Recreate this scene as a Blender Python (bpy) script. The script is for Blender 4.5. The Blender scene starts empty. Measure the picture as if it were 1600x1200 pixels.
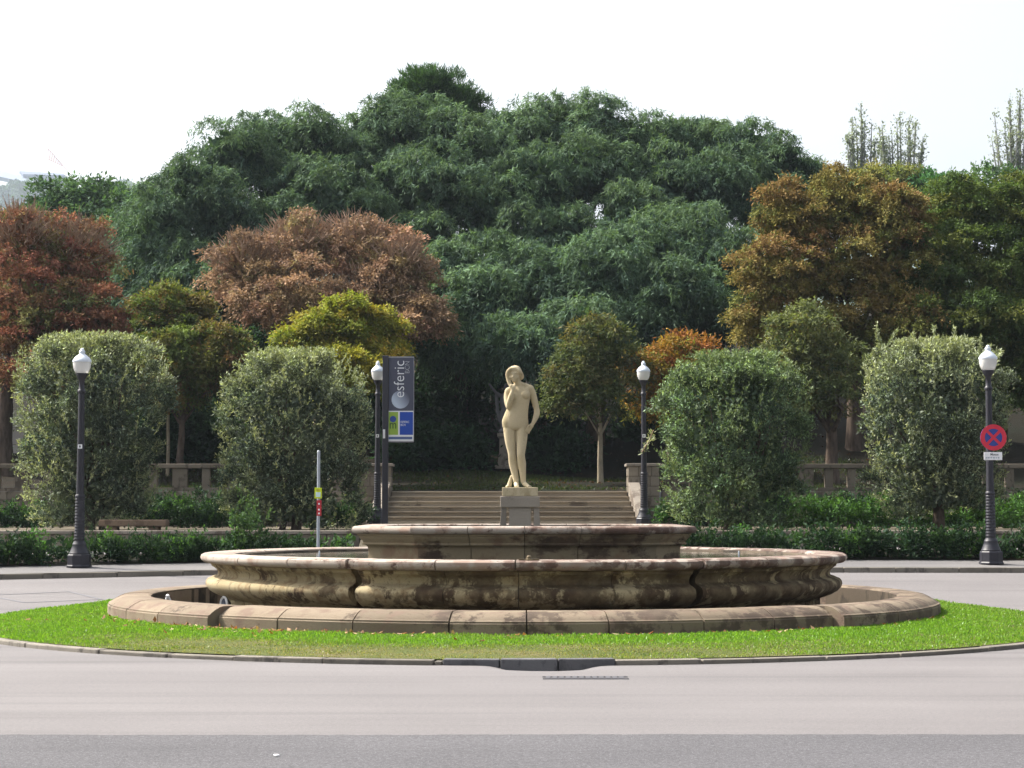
import bpy, bmesh, math, random
import numpy as np
from mathutils import Vector, Matrix

# ------------------------------------------------------------------ camera, sky, sun, exposure
sc = bpy.context.scene
COL = sc.collection
F = 3000.0            # focal length in pixels of the 1600 px wide photograph
HOR = 795.0           # row of the horizon
EYE = 1.6
PITCH = math.atan((HOR - 600.0) / F)
cam_d = bpy.data.cameras.new('camera')
cam_d.sensor_width = 36.0
cam_d.lens = 36.0 * F / 1600.0
cam_d.clip_start = 0.3
cam_d.clip_end = 6000.0
cam = bpy.data.objects.new('camera', cam_d)
COL.objects.link(cam)
cam.location = (0, 0, EYE)
cam.rotation_euler = (math.pi / 2 + PITCH, 0, 0)
sc.camera = cam

SUN_EL, SUN_AZ = math.radians(48), math.radians(-66)     # azimuth from +Y, negative = towards -X
to_sun = Vector((math.sin(SUN_AZ) * math.cos(SUN_EL), math.cos(SUN_AZ) * math.cos(SUN_EL), math.sin(SUN_EL)))
w = bpy.data.worlds.new('World')
sc.world = w
w.use_nodes = True
nt = w.node_tree
nt.nodes.clear()
out = nt.nodes.new('ShaderNodeOutputWorld')
bg = nt.nodes.new('ShaderNodeBackground')
sky = nt.nodes.new('ShaderNodeTexSky')
sky.sky_type = 'NISHITA'
sky.sun_disc = False
sky.sun_elevation = SUN_EL
sky.sun_rotation = SUN_AZ
sky.air_density = 1.0
sky.dust_density = 7.0
sky.ozone_density = 1.0
hsv = nt.nodes.new('ShaderNodeHueSaturation')           # hazy bright air: the blue is mostly washed out
hsv.inputs['Saturation'].default_value = 0.35
nt.links.new(sky.outputs[0], hsv.inputs['Color'])
nt.links.new(hsv.outputs[0], bg.inputs['Color'])
bg.inputs['Strength'].default_value = 0.15
nt.links.new(bg.outputs[0], out.inputs['Surface'])

sun_d = bpy.data.lights.new('sun', 'SUN')
sun_d.energy = 4.7
sun_d.angle = math.radians(1.2)
sun_d.color = (1.0, 0.93, 0.82)
sun = bpy.data.objects.new('sun', sun_d)
COL.objects.link(sun)
sun.rotation_euler = to_sun.to_track_quat('Z', 'Y').to_euler()

vs = sc.view_settings
vs.view_transform = 'Standard'
vs.look = 'None'
vs.exposure = 1.05
vs.gamma = 1.0
vs.use_curve_mapping = False
sc.cycles.max_bounces = 6
sc.cycles.diffuse_bounces = 2
sc.cycles.glossy_bounces = 2
sc.cycles.transmission_bounces = 4
sc.cycles.volume_bounces = 0
sc.cycles.transparent_max_bounces = 8

RNG = np.random.default_rng(7)
random.seed(7)

# ------------------------------------------------------------------ helpers
CP, SP = math.cos(PITCH), math.sin(PITCH)


def P(px, py, Y):
    """The place Y metres away that the photograph shows at (px, py)."""
    x, y = (px - 800.0) / F, (600.0 - py) / F
    t = Y / (CP - y * SP)
    return Vector((x * t, Y, EYE + (SP + y * CP) * t))


SLOPE0, SLOPE = 28.5, 0.059


def g(Y):
    """height of the road: level at the fountain, climbing behind it"""
    d = Y - SLOPE0
    return 0.0 if d <= -1.5 else (SLOPE * (d + 1.5) ** 2 / 6.0 if d < 1.5 else SLOPE * d)


def ground_Y(py, dz=0.0):
    """distance at which the climbing road shows at row py"""
    Y = 36.0
    for _ in range(60):
        Y = (EYE - g(Y) - dz) * F / (py - HOR) * 0.3 + Y * 0.7
    return Y


def link(name, me, mat=None, parent=None, loc=None):
    o = bpy.data.objects.new(name, me)
    COL.objects.link(o)
    if mat is not None and me is not None and not me.materials:
        me.materials.append(mat)
    if parent is not None:
        o.parent = parent
    if loc is not None:
        o.location = loc
    return o


def empty(name, loc, rz=0.0, parent=None):
    o = bpy.data.objects.new(name, None)
    COL.objects.link(o)
    o.location = loc
    o.rotation_euler = (0, 0, rz)
    o.empty_display_size = 0.2
    if parent:
        o.parent = parent
    return o


def tag(o, label=None, cat=None, group=None, kind=None):
    if label:
        assert 4 <= len(label.split()) <= 16, label
        o['label'] = label
    if cat:
        o['category'] = cat
    if group:
        o['group'] = group
    if kind:
        o['kind'] = kind
    return o


def copy_tree(o, parent=None):
    c = o.copy()
    COL.objects.link(c)
    if parent:
        c.parent = parent
    for ch in list(o.children):
        copy_tree(ch, c)
    return c


class MB:
    """collects simple solids and links them as ONE mesh object"""

    def __init__(self):
        self.v, self.f = [], []

    def add(self, v, f):
        n = len(self.v)
        self.v += [tuple(p) for p in v]
        self.f += [tuple(i + n for i in q) for q in f]
        return self

    def box(self, x0, x1, y0, y1, z0, z1, m=None):
        v = [(x, y, z) for z in (z0, z1) for y in (y0, y1) for x in (x0, x1)]
        if m:
            v = [m @ Vector(p) for p in v]
        return self.add(v, [(0, 2, 3, 1), (4, 5, 7, 6), (0, 1, 5, 4), (2, 6, 7, 3), (0, 4, 6, 2), (1, 3, 7, 5)])

    def tube(self, pts, rad, n=8, cap=True):
        pts = [Vector(p) for p in pts]
        rings = []
        ref = None
        for i, p in enumerate(pts):
            d = (pts[min(i + 1, len(pts) - 1)] - pts[max(i - 1, 0)]).normalized()
            if ref is None:
                ref = Vector((1, 0, 0)) if abs(d.x) < 0.8 else Vector((0, 1, 0))
            a = (ref - d * ref.dot(d)).normalized()
            ref = a
            b = d.cross(a)
            r = rad[i] if hasattr(rad, '__len__') else rad
            rings.append([p + (a * math.cos(2 * math.pi * k / n) + b * math.sin(2 * math.pi * k / n)) * r for k in range(n)])
        v = [p for r in rings for p in r]
        f = []
        for i in range(len(pts) - 1):
            for k in range(n):
                k2 = (k + 1) % n
                f.append((i * n + k, i * n + k2, (i + 1) * n + k2, (i + 1) * n + k))
        if cap:
            f.append(tuple(range(n - 1, -1, -1)))
            f.append(tuple((len(pts) - 1) * n + k for k in range(n)))
        return self.add(v, f)

    def lathe(self, prof, n=24, c=(0, 0), rot=0.0):
        v, f = [], []
        for r, z in prof:
            for k in range(n):
                a = 2 * math.pi * k / n + rot
                v.append((c[0] + r * math.cos(a), c[1] + r * math.sin(a), z))
        for i in range(len(prof) - 1):
            for k in range(n):
                k2 = (k + 1) % n
                f.append((i * n + k, i * n + k2, (i + 1) * n + k2, (i + 1) * n + k))
        f.append(tuple(range(n - 1, -1, -1)))
        f.append(tuple((len(prof) - 1) * n + k for k in range(n)))
        return self.add(v, f)

    def prism(self, loop, z0, z1):
        n = len(loop)
        v = [(x, y, z0) for x, y in loop] + [(x, y, z1) for x, y in loop]
        f = [tuple(range(n - 1, -1, -1)), tuple(range(n, 2 * n))]
        f += [(i, (i + 1) % n, n + (i + 1) % n, n + i) for i in range(n)]
        return self.add(v, f)

    def mesh(self, name, smooth=None, bevel=0.0, fix=True):
        me = bpy.data.meshes.new(name)
        me.from_pydata(self.v, [], self.f)
        if fix or bevel:
            bm = bmesh.new()
            bm.from_mesh(me)
            if fix:
                bmesh.ops.recalc_face_normals(bm, faces=bm.faces)
            if bevel:
                bmesh.ops.bevel(bm, geom=[e for e in bm.edges if e.is_manifold and e.calc_face_angle(0) > 0.6],
                                offset=bevel, segments=2, profile=0.5, affect='EDGES')
            bm.to_mesh(me)
            bm.free()
        if smooth is not None:
            me.polygons.foreach_set('use_smooth', [True] * len(me.polygons))
            me.set_sharp_from_angle(angle=math.radians(smooth))
        me.update()
        return me

    def build(self, name, mat, parent=None, smooth=None, bevel=0.0, loc=None, fix=True):
        return link(name, self.mesh(name, smooth, bevel, fix), mat, parent, loc)


# ------------------------------------------------------------------ materials
class NT:
    def __init__(self, name):
        self.m = bpy.data.materials.new(name)
        self.m.use_nodes = True
        self.t = self.m.node_tree
        self.t.nodes.clear()
        self.out = self.t.nodes.new('ShaderNodeOutputMaterial')

    def n(self, typ, **kw):
        nd = self.t.nodes.new(typ)
        for k, v in kw.items():
            setattr(nd, k, v)
        return nd

    def l(self, a, b):
        self.t.links.new(a, b)

    def noise(self, vec, scale, detail=4, rough=0.55, stretch=None):
        if stretch:
            mp = self.n('ShaderNodeMapping')
            mp.inputs['Scale'].default_value = stretch
            self.l(vec, mp.inputs['Vector'])
            vec = mp.outputs[0]
        nd = self.n('ShaderNodeTexNoise')
        nd.inputs['Scale'].default_value = scale
        nd.inputs['Detail'].default_value = detail
        nd.inputs['Roughness'].default_value = rough
        self.l(vec, nd.inputs['Vector'])
        return nd.outputs['Fac']

    def ramp(self, fac, stops):
        r = self.n('ShaderNodeValToRGB')
        el = r.color_ramp.elements
        while len(el) < len(stops):
            el.new(0.5)
        for e, (p, c) in zip(el, stops):
            e.position = p
            e.color = (c, c, c, 1) if not hasattr(c, '__len__') else tuple(c) + (1,)
        self.l(fac, r.inputs[0])
        return r.outputs[0]

    def mix(self, fac, a, b, mode='MIX'):
        m = self.n('ShaderNodeMix', data_type='RGBA', blend_type=mode)
        for s, v in ((m.inputs[0], fac), (m.inputs[6], a), (m.inputs[7], b)):
            if isinstance(v, (int, float)):
                s.default_value = v
            elif isinstance(v, tuple):
                s.default_value = v + (1,) if len(v) == 3 else v
            else:
                self.l(v, s)
        return m.outputs[2]

    def math(self, op, a, b=0.0):
        m = self.n('ShaderNodeMath', operation=op)
        for s, v in ((m.inputs[0], a), (m.inputs[1], b)):
            if isinstance(v, (int, float)):
                s.default_value = v
            else:
                self.l(v, s)
        return m.outputs[0]

    def bsdf(self, color, rough=0.9, spec=0.3, bump=None, strength=0.3, dist=0.02, metal=0.0):
        b = self.n('ShaderNodeBsdfPrincipled')
        if isinstance(color, tuple):
            b.inputs['Base Color'].default_value = color + (1,)
        else:
            self.l(color, b.inputs['Base Color'])
        b.inputs['Roughness'].default_value = rough
        b.inputs['Specular IOR Level'].default_value = spec
        b.inputs['Metallic'].default_value = metal
        if bump is not None:
            bp = self.n('ShaderNodeBump')
            bp.inputs['Strength'].default_value = strength
            bp.inputs['Distance'].default_value = dist
            self.l(bump, bp.inputs['Height'])
            self.l(bp.outputs[0], b.inputs['Normal'])
        self.l(b.outputs[0], self.out.inputs['Surface'])
        return b


def geo_pos(N):
    return N.n('ShaderNodeNewGeometry').outputs['Position']


def plain(name, color, rough=0.6, spec=0.4, metal=0.0, var=0.12, scale=14.0):
    N = NT(name)
    f = N.noise(N.n('ShaderNodeTexCoord').outputs['Object'], scale, 5)
    c = N.mix(f, tuple(max(0, x * (1 - 1.6 * var)) for x in color), tuple(min(1, x * (1 + 1.6 * var)) for x in color))
    N.bsdf(c, rough, spec, f, 0.08, 0.004, metal)
    return N.m


def stone(name, base, light, dirt, dirt_amt=0.45, dirt_scale=1.3, streak=(1, 1, 0.6), bump=0.4, rand=0.22, rust=None, grad=None):
    """weathered stone: pale grain, blotches of dirt with ragged edges, each stone a little different"""
    N = NT(name)
    p = geo_pos(N)
    big = N.noise(p, 0.9, 4)
    fine = N.noise(p, 34, 6, 0.7)
    c = N.mix(N.ramp(big, [(0.35, 0.0), (0.65, 1.0)]), base, light)
    c = N.mix(N.math('MULTIPLY', fine, 0.45), c, tuple(x * 0.5 for x in base))
    oi = N.n('ShaderNodeObjectInfo')
    c = N.mix(1.0, c, N.ramp(oi.outputs['Random'], [(0, 1 - rand), (1, 1 + rand * 0.6)]), 'MULTIPLY')
    blot = N.noise(p, dirt_scale, 10, 0.68, streak)
    blot = N.math('ADD', N.math('MULTIPLY', blot, 0.8), N.math('MULTIPLY', N.noise(p, dirt_scale * 3.1, 6, 0.7, (1, 1, 0.35)), 0.2))
    if grad is not None:                                   # where along X the fountain is dirtiest
        sx = N.n('ShaderNodeSeparateXYZ')
        N.l(p, sx.inputs[0])
        mr = N.n('ShaderNodeMapRange')
        mr.inputs['From Min'].default_value, mr.inputs['From Max'].default_value = grad[0], grad[1]
        mr.inputs['To Min'].default_value, mr.inputs['To Max'].default_value = grad[2], grad[3]
        N.l(sx.outputs[0], mr.inputs['Value'])
        blot = N.math('ADD', blot, mr.outputs[0])
    m1 = N.ramp(blot, [(0.595 - dirt_amt * 0.25, 0.0), (0.64 - dirt_amt * 0.24, 1.0)])
    if rust:
        r2 = N.noise(p, dirt_scale * 1.7, 6, 0.6)
        c = N.mix(N.ramp(r2, [(0.5, 0.0), (0.62, 0.75)]), c, rust)
    c = N.mix(N.math('MULTIPLY', m1, N.ramp(N.noise(p, 3.3, 5, 0.6), [(0.3, 0.45), (0.6, 0.95)])), c, dirt)
    pit = N.noise(p, 90, 3, 0.7)
    h = N.math('ADD', N.math('MULTIPLY', fine, 0.7), N.math('MULTIPLY', pit, 0.4))
    N.bsdf(c, 0.92, 0.2, h, bump, 0.02)
    return N.m


def leaf_mat(name, trans=0.35, gloss=0.06, rough=0.4, warmth=(1.35, 1.4, 0.6)):
    N = NT(name)
    a = N.n('ShaderNodeAttribute', attribute_name='tint')
    d = N.n('ShaderNodeBsdfDiffuse')
    t = N.n('ShaderNodeBsdfTranslucent')
    gl = N.n('ShaderNodeBsdfGlossy')
    gl.inputs['Roughness'].default_value = rough
    gl.inputs['Color'].default_value = (0.9, 0.95, 0.95, 1)
    N.l(a.outputs['Color'], d.inputs['Color'])
    warm = N.mix(1.0, a.outputs['Color'], warmth, 'MULTIPLY')
    N.l(warm, t.inputs['Color'])
    m = N.n('ShaderNodeMixShader')
    m.inputs[0].default_value = trans
    N.l(d.outputs[0], m.inputs[1])
    N.l(t.outputs[0], m.inputs[2])
    m2 = N.n('ShaderNodeMixShader')
    m2.inputs[0].default_value = gloss
    N.l(m.outputs[0], m2.inputs[1])
    N.l(gl.outputs[0], m2.inputs[2])
    N.l(m2.outputs[0], N.out.inputs['Surface'])
    return N.m


def bark_mat(name, c0, c1):
    N = NT(name)
    p = N.n('ShaderNodeTexCoord').outputs['Object']
    f = N.noise(p, 9, 6, 0.65, (1, 1, 0.25))
    N.bsdf(N.mix(N.ramp(f, [(0.35, 0.0), (0.65, 1.0)]), c0, c1), 0.95, 0.1, f, 0.7, 0.03)
    return N.m


LEAF = leaf_mat('leaf', 0.28, 0.012, 0.6)
LEAF_AUTUMN = leaf_mat('leaf_autumn', 0.22, 0.006, 0.6, (1.15, 1.1, 0.85))
LEAF_DULL = leaf_mat('leaf_dull', 0.25, 0.008, 0.6)
LEAF_SILVER = leaf_mat('leaf_silver', 0.24, 0.025, 0.6)
GRASS = leaf_mat('grass_blade', 0.42, 0.02)
BARK = bark_mat('bark', (0.05, 0.038, 0.03), (0.13, 0.1, 0.08))
BARK_PALE = bark_mat('bark_pale', (0.2, 0.17, 0.12), (0.36, 0.31, 0.23))

STONE_RING = stone('stone_ring', (0.19, 0.15, 0.108), (0.25, 0.203, 0.15), (0.075, 0.056, 0.044), 0.38, 1.9, (1, 1, 1.5), rust=(0.155, 0.108, 0.085), grad=(-6.5, 3, -0.08, 0.03))
STONE_LIP = stone('stone_lip', (0.34, 0.29, 0.25), (0.44, 0.385, 0.335), (0.085, 0.05, 0.04), 0.27, 2.6, (1, 1, 1.3), rust=(0.25, 0.17, 0.135), grad=(-5, 2, -0.10, 0.08))
STONE_BODY = stone('stone_body', (0.31, 0.255, 0.145), (0.41, 0.345, 0.215), (0.05, 0.031, 0.018), 0.44, 2.9, (1, 1, 0.7), rust=(0.17, 0.115, 0.06), grad=(-5, 1.5, -0.07, 0.055))
STONE_UPPER = stone('stone_upper', (0.26, 0.205, 0.128), (0.32, 0.262, 0.17), (0.055, 0.035, 0.026), 0.24, 1.6, (0.7, 0.7, 1.6), rust=(0.16, 0.10, 0.065), grad=(-2.4, 2.4, -0.08, 0.10))
STONE_CORE = stone('stone_core', (0.10, 0.08, 0.06), (0.14, 0.11, 0.08), (0.03, 0.025, 0.02), 0.4)
STONE_STATUE = stone('stone_statue', (0.49, 0.41, 0.265), (0.55, 0.475, 0.325), (0.30, 0.25, 0.15), 0.2, 3.4, (1, 1, 0.4), bump=0.15, rand=0.03)
STONE_GREY = stone('stone_grey', (0.25, 0.22, 0.185), (0.32, 0.285, 0.24), (0.10, 0.08, 0.065), 0.3, 2.2)
STONE_BAL = stone('stone_balustrade', (0.16, 0.135, 0.105), (0.21, 0.18, 0.145), (0.07, 0.058, 0.046), 0.35, 2.4)
STONE_STEP = stone('stone_step', (0.27, 0.225, 0.17), (0.33, 0.285, 0.22), (0.14, 0.115, 0.09), 0.14, 2.2, (0.4, 1, 1))
STONE_WALL = stone('stone_wall', (0.19, 0.165, 0.13), (0.26, 0.225, 0.18), (0.08, 0.065, 0.05), 0.32, 2.0, rand=0.3)
STONE_KERB = stone('stone_kerb', (0.175, 0.16, 0.135), (0.235, 0.215, 0.185), (0.09, 0.083, 0.075), 0.3, 2.5, rand=0.2)
STONE_DARK = stone('stone_kerb_dark', (0.10, 0.10, 0.107), (0.14, 0.14, 0.148), (0.06, 0.06, 0.065), 0.35, 3.0)
IRON = plain('painted_iron', (0.018, 0.018, 0.026), 0.45, 0.4)
STEEL = plain('galvanised_steel', (0.33, 0.37, 0.42), 0.4, 0.5, 0.3)
BRONZE = plain('bronze', (0.12, 0.09, 0.05), 0.5, 0.5, 0.6)
WHITE = plain('white_paint', (0.75, 0.76, 0.78), 0.4, 0.5, var=0.04)
CONCRETE = plain('concrete', (0.38, 0.36, 0.34), 0.9, 0.2, var=0.1, scale=3)


def asphalt(name, c0, c1, grain=0.35, streaks=0.5):
    N = NT(name)
    p = geo_pos(N)
    st = N.noise(p, 0.5, 5, 0.6, (0.16, 1.6, 1))
    bl = N.noise(p, 0.35, 4, 0.6)
    fi = N.noise(p, 26, 6, 0.85)
    sp = N.noise(p, 120, 2, 0.5)
    f = N.math('ADD', N.math('MULTIPLY', st, streaks), N.math('MULTIPLY', bl, 1 - streaks))
    c = N.mix(N.ramp(f, [(0.36, 0.0), (0.62, 1.0)]), c0, c1)
    c = N.mix(N.math('MULTIPLY', N.ramp(fi, [(0.3, 1.0), (0.62, 0.0)]), grain), c, tuple(x * 0.35 for x in c0))
    c = N.mix(N.math('MULTIPLY', N.ramp(sp, [(0.56, 0.0), (0.7, 1.0)]), grain), c, tuple(min(1, x * 1.7) for x in c1))
    lf = N.noise(p, 0.8, 3, 0.5, (0.12, 2.6, 1))
    c = N.mix(N.math('MULTIPLY', N.ramp(lf, [(0.54, 0.0), (0.7, 1.0)]), 0.34), c, tuple(x * 0.55 for x in c0))
    N.bsdf(c, 0.88, 0.25, fi, 0.25, 0.01)
    return N.m


ROAD = asphalt('asphalt_worn', (0.126, 0.119, 0.122), (0.166, 0.157, 0.160), 0.45, 0.6)
ROAD_DARK = asphalt('asphalt_dark', (0.076, 0.075, 0.082), (0.105, 0.103, 0.112), 1.0, 0.2)
PAVE = asphalt('pavement_surface', (0.12, 0.117, 0.122), (0.15, 0.144, 0.143), 0.4, 0.2)
LAWN_BASE = None


def ground_mat(name, cols, scale=0.8):
    N = NT(name)
    p = geo_pos(N)
    f = N.noise(p, scale, 7, 0.65)
    f2 = N.noise(p, 22, 5, 0.7)
    k = len(cols) - 1
    c = N.ramp(f, [(0.3 + 0.4 * i / k, cc) for i, cc in enumerate(cols)])
    c = N.mix(N.math('MULTIPLY', f2, 0.5), c, tuple(x * 0.4 for x in cols[0]))
    N.bsdf(c, 0.95, 0.1, f2, 0.6, 0.04)
    return N.m


SOIL_GRASS = ground_mat('lawn_soil', [(0.06, 0.085, 0.022), (0.10, 0.115, 0.035), (0.15, 0.125, 0.06)], 1.2)
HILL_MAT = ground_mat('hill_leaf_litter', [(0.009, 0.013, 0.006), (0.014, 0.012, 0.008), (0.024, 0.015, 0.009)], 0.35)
TERR_MAT = ground_mat('terrace_earth', [(0.10, 0.088, 0.064), (0.14, 0.12, 0.09)], 0.7)
FARHILL = ground_mat('far_hill_ground', [(0.05, 0.09, 0.04), (0.09, 0.12, 0.06)], 0.02)

# ------------------------------------------------------------------ ground, roads, terrace, hill
CX, CY = P(818, 900, 29).x, 29.0          # centre of the fountain
RO_ = 6.08
ICY, IR = 27.5, 7.75                     # centre and radius of the grass island


def gz(x, y):
    """the road's height, kept below the coping all round the fountain"""
    d = math.hypot(x - CX, y - CY)
    if d < RO_ - 0.3:
        return -0.3
    return min(g(y), 0.11 + max(0.0, d - RO_ - 0.1) * 0.3)


def grid(name, xs, ys, zf, mat, kind='structure', smooth=True):
    nx, ny = len(xs), len(ys)
    v = [(x, y, zf(x, y)) for y in ys for x in xs]
    f = [(j * nx + i, j * nx + i + 1, (j + 1) * nx + i + 1, (j + 1) * nx + i) for j in range(ny - 1) for i in range(nx - 1)]
    m = MB().add(v, f)
    o = m.build(name, mat, fix=False, smooth=60 if smooth else None)
    o['kind'] = kind
    return o


def dip(x, y):
    d2 = ((x - 0.33) / 0.45) ** 2 + ((y - (ICY - IR - 0.05)) / 0.42) ** 2
    return -0.075 * math.exp(-d2 * d2)


xs = sorted(set([round(-6.6 + 0.3 * i, 3) for i in range(46)] + [-60, -40, -28, -20, -14, -10, -8, -6, -4, -3, -2, -1.4] + [round(-1.2 + 0.075 * i, 3) for i in range(41)] + [2.2, 3, 4, 6, 8, 10, 14, 20, 28, 40, 60]))
ys = sorted(set([-30, -10, 0, 5, 8, 10, 12, 14, 16, 18] + [round(18.6 + 0.075 * i, 3) for i in range(28)] + [21] + [round(21.6 + 0.3 * i, 3) for i in range(60)] + [41, 44]))
grid('road', xs, ys, lambda x, y: gz(x, y) + dip(x, y) if y < 40.2 else g(40.2) - 0.05, ROAD)
ex = [-60, -20] + [-6 + 0.1 * i for i in range(121)] + [20, 60]
v = [(x, -30, 0.004) for x in ex] + [(x, 13.74 + 0.02 * math.sin(x * 0.9) + random.uniform(-0.022, 0.022), 0.004) for x in ex]
n = len(ex)
o = MB().add(v, [(i, i + 1, n + i + 1, n + i) for i in range(n - 1)]).build('road_dark_strip', ROAD_DARK, fix=False)
o['kind'] = 'structure'

# repaired patches and the drain slot in the carriageway
N = NT('patch_tar')
N.bsdf((0.13, 0.13, 0.145), 0.85, 0.3)
TAR = N.m


def flat_ring(name, pts, wid, z):
    m = MB()
    for a, b in zip(pts, pts[1:]):
        a, b = Vector(a), Vector(b)
        d = (b - a).normalized()
        n = Vector((-d.y, d.x)) * wid / 2
        q = [a - d * wid / 2 - n, b + d * wid / 2 - n, b + d * wid / 2 + n, a - d * wid / 2 + n]
        m.add([(p.x, p.y, gz(p.x, p.y) + z) for p in q], [(0, 1, 2, 3)])
    o = m.build(name, TAR, fix=False)
    o['kind'] = 'structure'
    return o


flat_ring('road_seam', [(-8.6, 31.6), (-7.4, 32.2), (-6.6, 31.0), (-7.7, 30.5), (-8.6, 31.6)], 0.05, 0.005)
m = MB()
for k in range(12):
    x0 = 0.32 + k * 0.063
    m.box(x0, x0 + 0.045, 18.24, 18.40, -0.01, 0.009)
m.box(0.29, 1.1, 18.19, 18.24, -0.01, 0.008).box(0.29, 1.1, 18.40, 18.45, -0.01, 0.008)
o = m.build('drain_grate', plain('cast_iron', (0.075, 0.075, 0.085), 0.8, 0.2))
tag(o, 'narrow iron drain grate let into the road before the kerb inlet', 'drain grate')

# grass island: bed, kerb stones
def isl(a):
    a = abs((a + math.pi) % (2 * math.pi) - math.pi)
    d_ = CY - ICY
    rr_ = -d_ * math.cos(a) + math.sqrt(RO_ ** 2 - (d_ * math.sin(a)) ** 2) + 0.2
    t = max(0.0, min(1.0, (a - 1.6) / 0.7))
    t = t * t * (3 - 2 * t)
    return (IR * (1 - t) + rr_ * t) / IR


def island_xy(a, r):
    r = r * isl(a)
    return (CX + r * math.sin(a), ICY - r * math.cos(a))


rr = [0.0, 2] + [3 + 0.2 * q for q in range(23)] + [IR - 0.13]
na = 200
v, f = [], []
for r in rr:
    for k in range(na):
        x, y = island_xy(2 * math.pi * k / na, r)
        inside = math.hypot(x - CX, y - CY) < RO_ - 0.12
        v.append((x, y, -0.03 if inside else max(gz(x, y), 0) + 0.05 + 0.05 * min(1, (IR - r) / 1.5)))
for i in range(len(rr) - 1):
    for k in range(na):
        k2 = (k + 1) % na
        f.append((i * na + k, i * na + k2, (i + 1) * na + k2, (i + 1) * na + k))
o = MB().add(v, f).build('lawn_ground', SOIL_GRASS, smooth=60)
o['kind'] = 'structure'

kerb = empty('kerb', (0, 0, 0))
tag(kerb, kind='structure')
a = -math.pi
i = 0
while a < math.pi - 0.02:
    st = random.uniform(0.85, 1.6) / IR
    front = abs(a) < 1.0
    dark = False
    a1 = min(a + st, math.pi)
    ad0, ad1 = -0.115, 0.115
    if a < ad0 < a1:
        a1 = ad0
    elif ad0 - 1e-6 <= a < ad1 - 1e-6:
        a1 = min(a + 0.0767, ad1)
        dark = True
    if math.pi - a1 < 0.06:
        a1 = math.pi
    wob = random.uniform(-0.012, 0.012)
    h = 0.045 + random.uniform(-0.008, 0.008) if not dark else 0.066 + random.uniform(-0.004, 0.004)
    r0, r1 = IR - 0.15, IR + wob
    loop = []
    gap = 0.006 / IR
    nseg = 4
    for k in range(nseg + 1):
        loop.append(island_xy(a + gap + (a1 - a - 2 * gap) * k / nseg, r1))
    for k in range(nseg, -1, -1):
        loop.append(island_xy(a + gap + (a1 - a - 2 * gap) * k / nseg, r0))
    kb = MB().prism(loop, -0.12, h)
    kb.v = [(x_, y_, z_ + gz(x_, y_)) for x_, y_, z_ in kb.v]
    kb.build('kerb_stone', STONE_DARK if dark else STONE_KERB, kerb, bevel=0.012)
    a = a1
    i += 1

# pavement on the far side: kerb line taken along the photograph's edge
edge_px = [(-900, 925), (-400, 914), (0, 905), (330, 898), (800, 893), (1320, 894), (1600, 894.5), (2100, 896), (2500, 898)]
edge = []
for px, py in edge_px:
    Y = ground_Y(py, 0.0)
    edge.append(((px - 800) / F * Y, Y))


def edge_y(x):
    for (x0, y0), (x1, y1) in zip(edge, edge[1:]):
        if x0 <= x <= x1:
            return y0 + (y1 - y0) * (x - x0) / (x1 - x0)
    return edge[0][1] if x < edge[0][0] else edge[-1][1]


KH = 0.09
xs = [-24 + 0.75 * i for i in range(65)]
ts = [0.14, 0.6, 1.2, 2.0, 3.0, 5.0]
v, f = [], []
for t in ts:
    for x in xs:
        y = min(edge_y(x) + t, 40.7)
        v.append((x, y, g(y) + KH))
nx = len(xs)
for j in range(len(ts) - 1):
    for i in range(nx - 1):
        f.append((j * nx + i, j * nx + i + 1, (j + 1) * nx + i + 1, (j + 1) * nx + i))
o = MB().add(v, f).build('pavement', PAVE, fix=False, smooth=60)
o['kind'] = 'structure'
pk = empty('pavement_kerb', (0, 0, 0))
tag(pk, kind='structure')
x = -16.0
while x < 16.0:
    x1 = x + random.uniform(0.9, 1.3)
    ya, yb = edge_y(x), edge_y(x1 - 0.012)
    v = [(x, ya), (x1 - 0.012, yb), (x1 - 0.012, yb + 0.15), (x, ya + 0.15)]
    zm = g((ya + yb) / 2)
    MB().prism(v, zm - 0.15, zm + KH + 0.003 + random.uniform(0, 0.004)).build('kerb_stone', STONE_KERB, pk, bevel=0.012)
    x = x1

# terrace, low wall, upper ground and hillside
TY, TZ = 40.6, 1.12
UY, UZ = 52.6, 2.08


def hill_z(x, y):
    if y < UY + 0.4:
        return UZ
    z = UZ + 0.08 * (min(y, 60) - UY - 0.4)
    side = max(0.0, min(1.0, (abs(x - 0.6) - 3.5) / 4.0))
    if y > 56:
        z += side * 0.9 * min(1.0, (y - 56) / 6.0)
    if y > 60:
        z += 0.23 * (min(y, 80) - 60)
    if y > 80:
        z += 0.14 * (min(y, 125) - 80)
    if y > 125:
        z += 0.05 * (min(y, 170) - 125)
    return z + (0.12 * math.sin(x * 0.7 + y * 0.31) * math.sin(y * 0.5) if y > 56 else 0.0)


grid('terrace', [-40, -20, -10, -3.3, 3.3, 10, 20, 40], [TY + 0.2, 44, 47, 50, UY + 0.02], lambda x, y: TZ, TERR_MAT)
grid('terrace_ramp', [-3.15, -1, 1, 3.15], [39.2, 39.8, TY + 0.22], lambda x, y: g(39.2) + KH + 0.004 + (TZ - g(39.2) - KH) * (y - 39.2) / (TY + 0.22 - 39.2), TERR_MAT)
hx = [-90, -60, -45, -36] + [-30 + 1.5 * i for i in range(41)] + [36, 45, 60, 90]
hy = [UY + 0.36, 53.5, 54.5, 56, 57, 58, 59, 60, 61, 62, 63.5, 65, 67, 70, 74, 78, 82, 88, 95, 105, 115, 125, 140, 170, 260, 420]
grid('hillside', hx, hy, hill_z, HILL_MAT)


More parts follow.
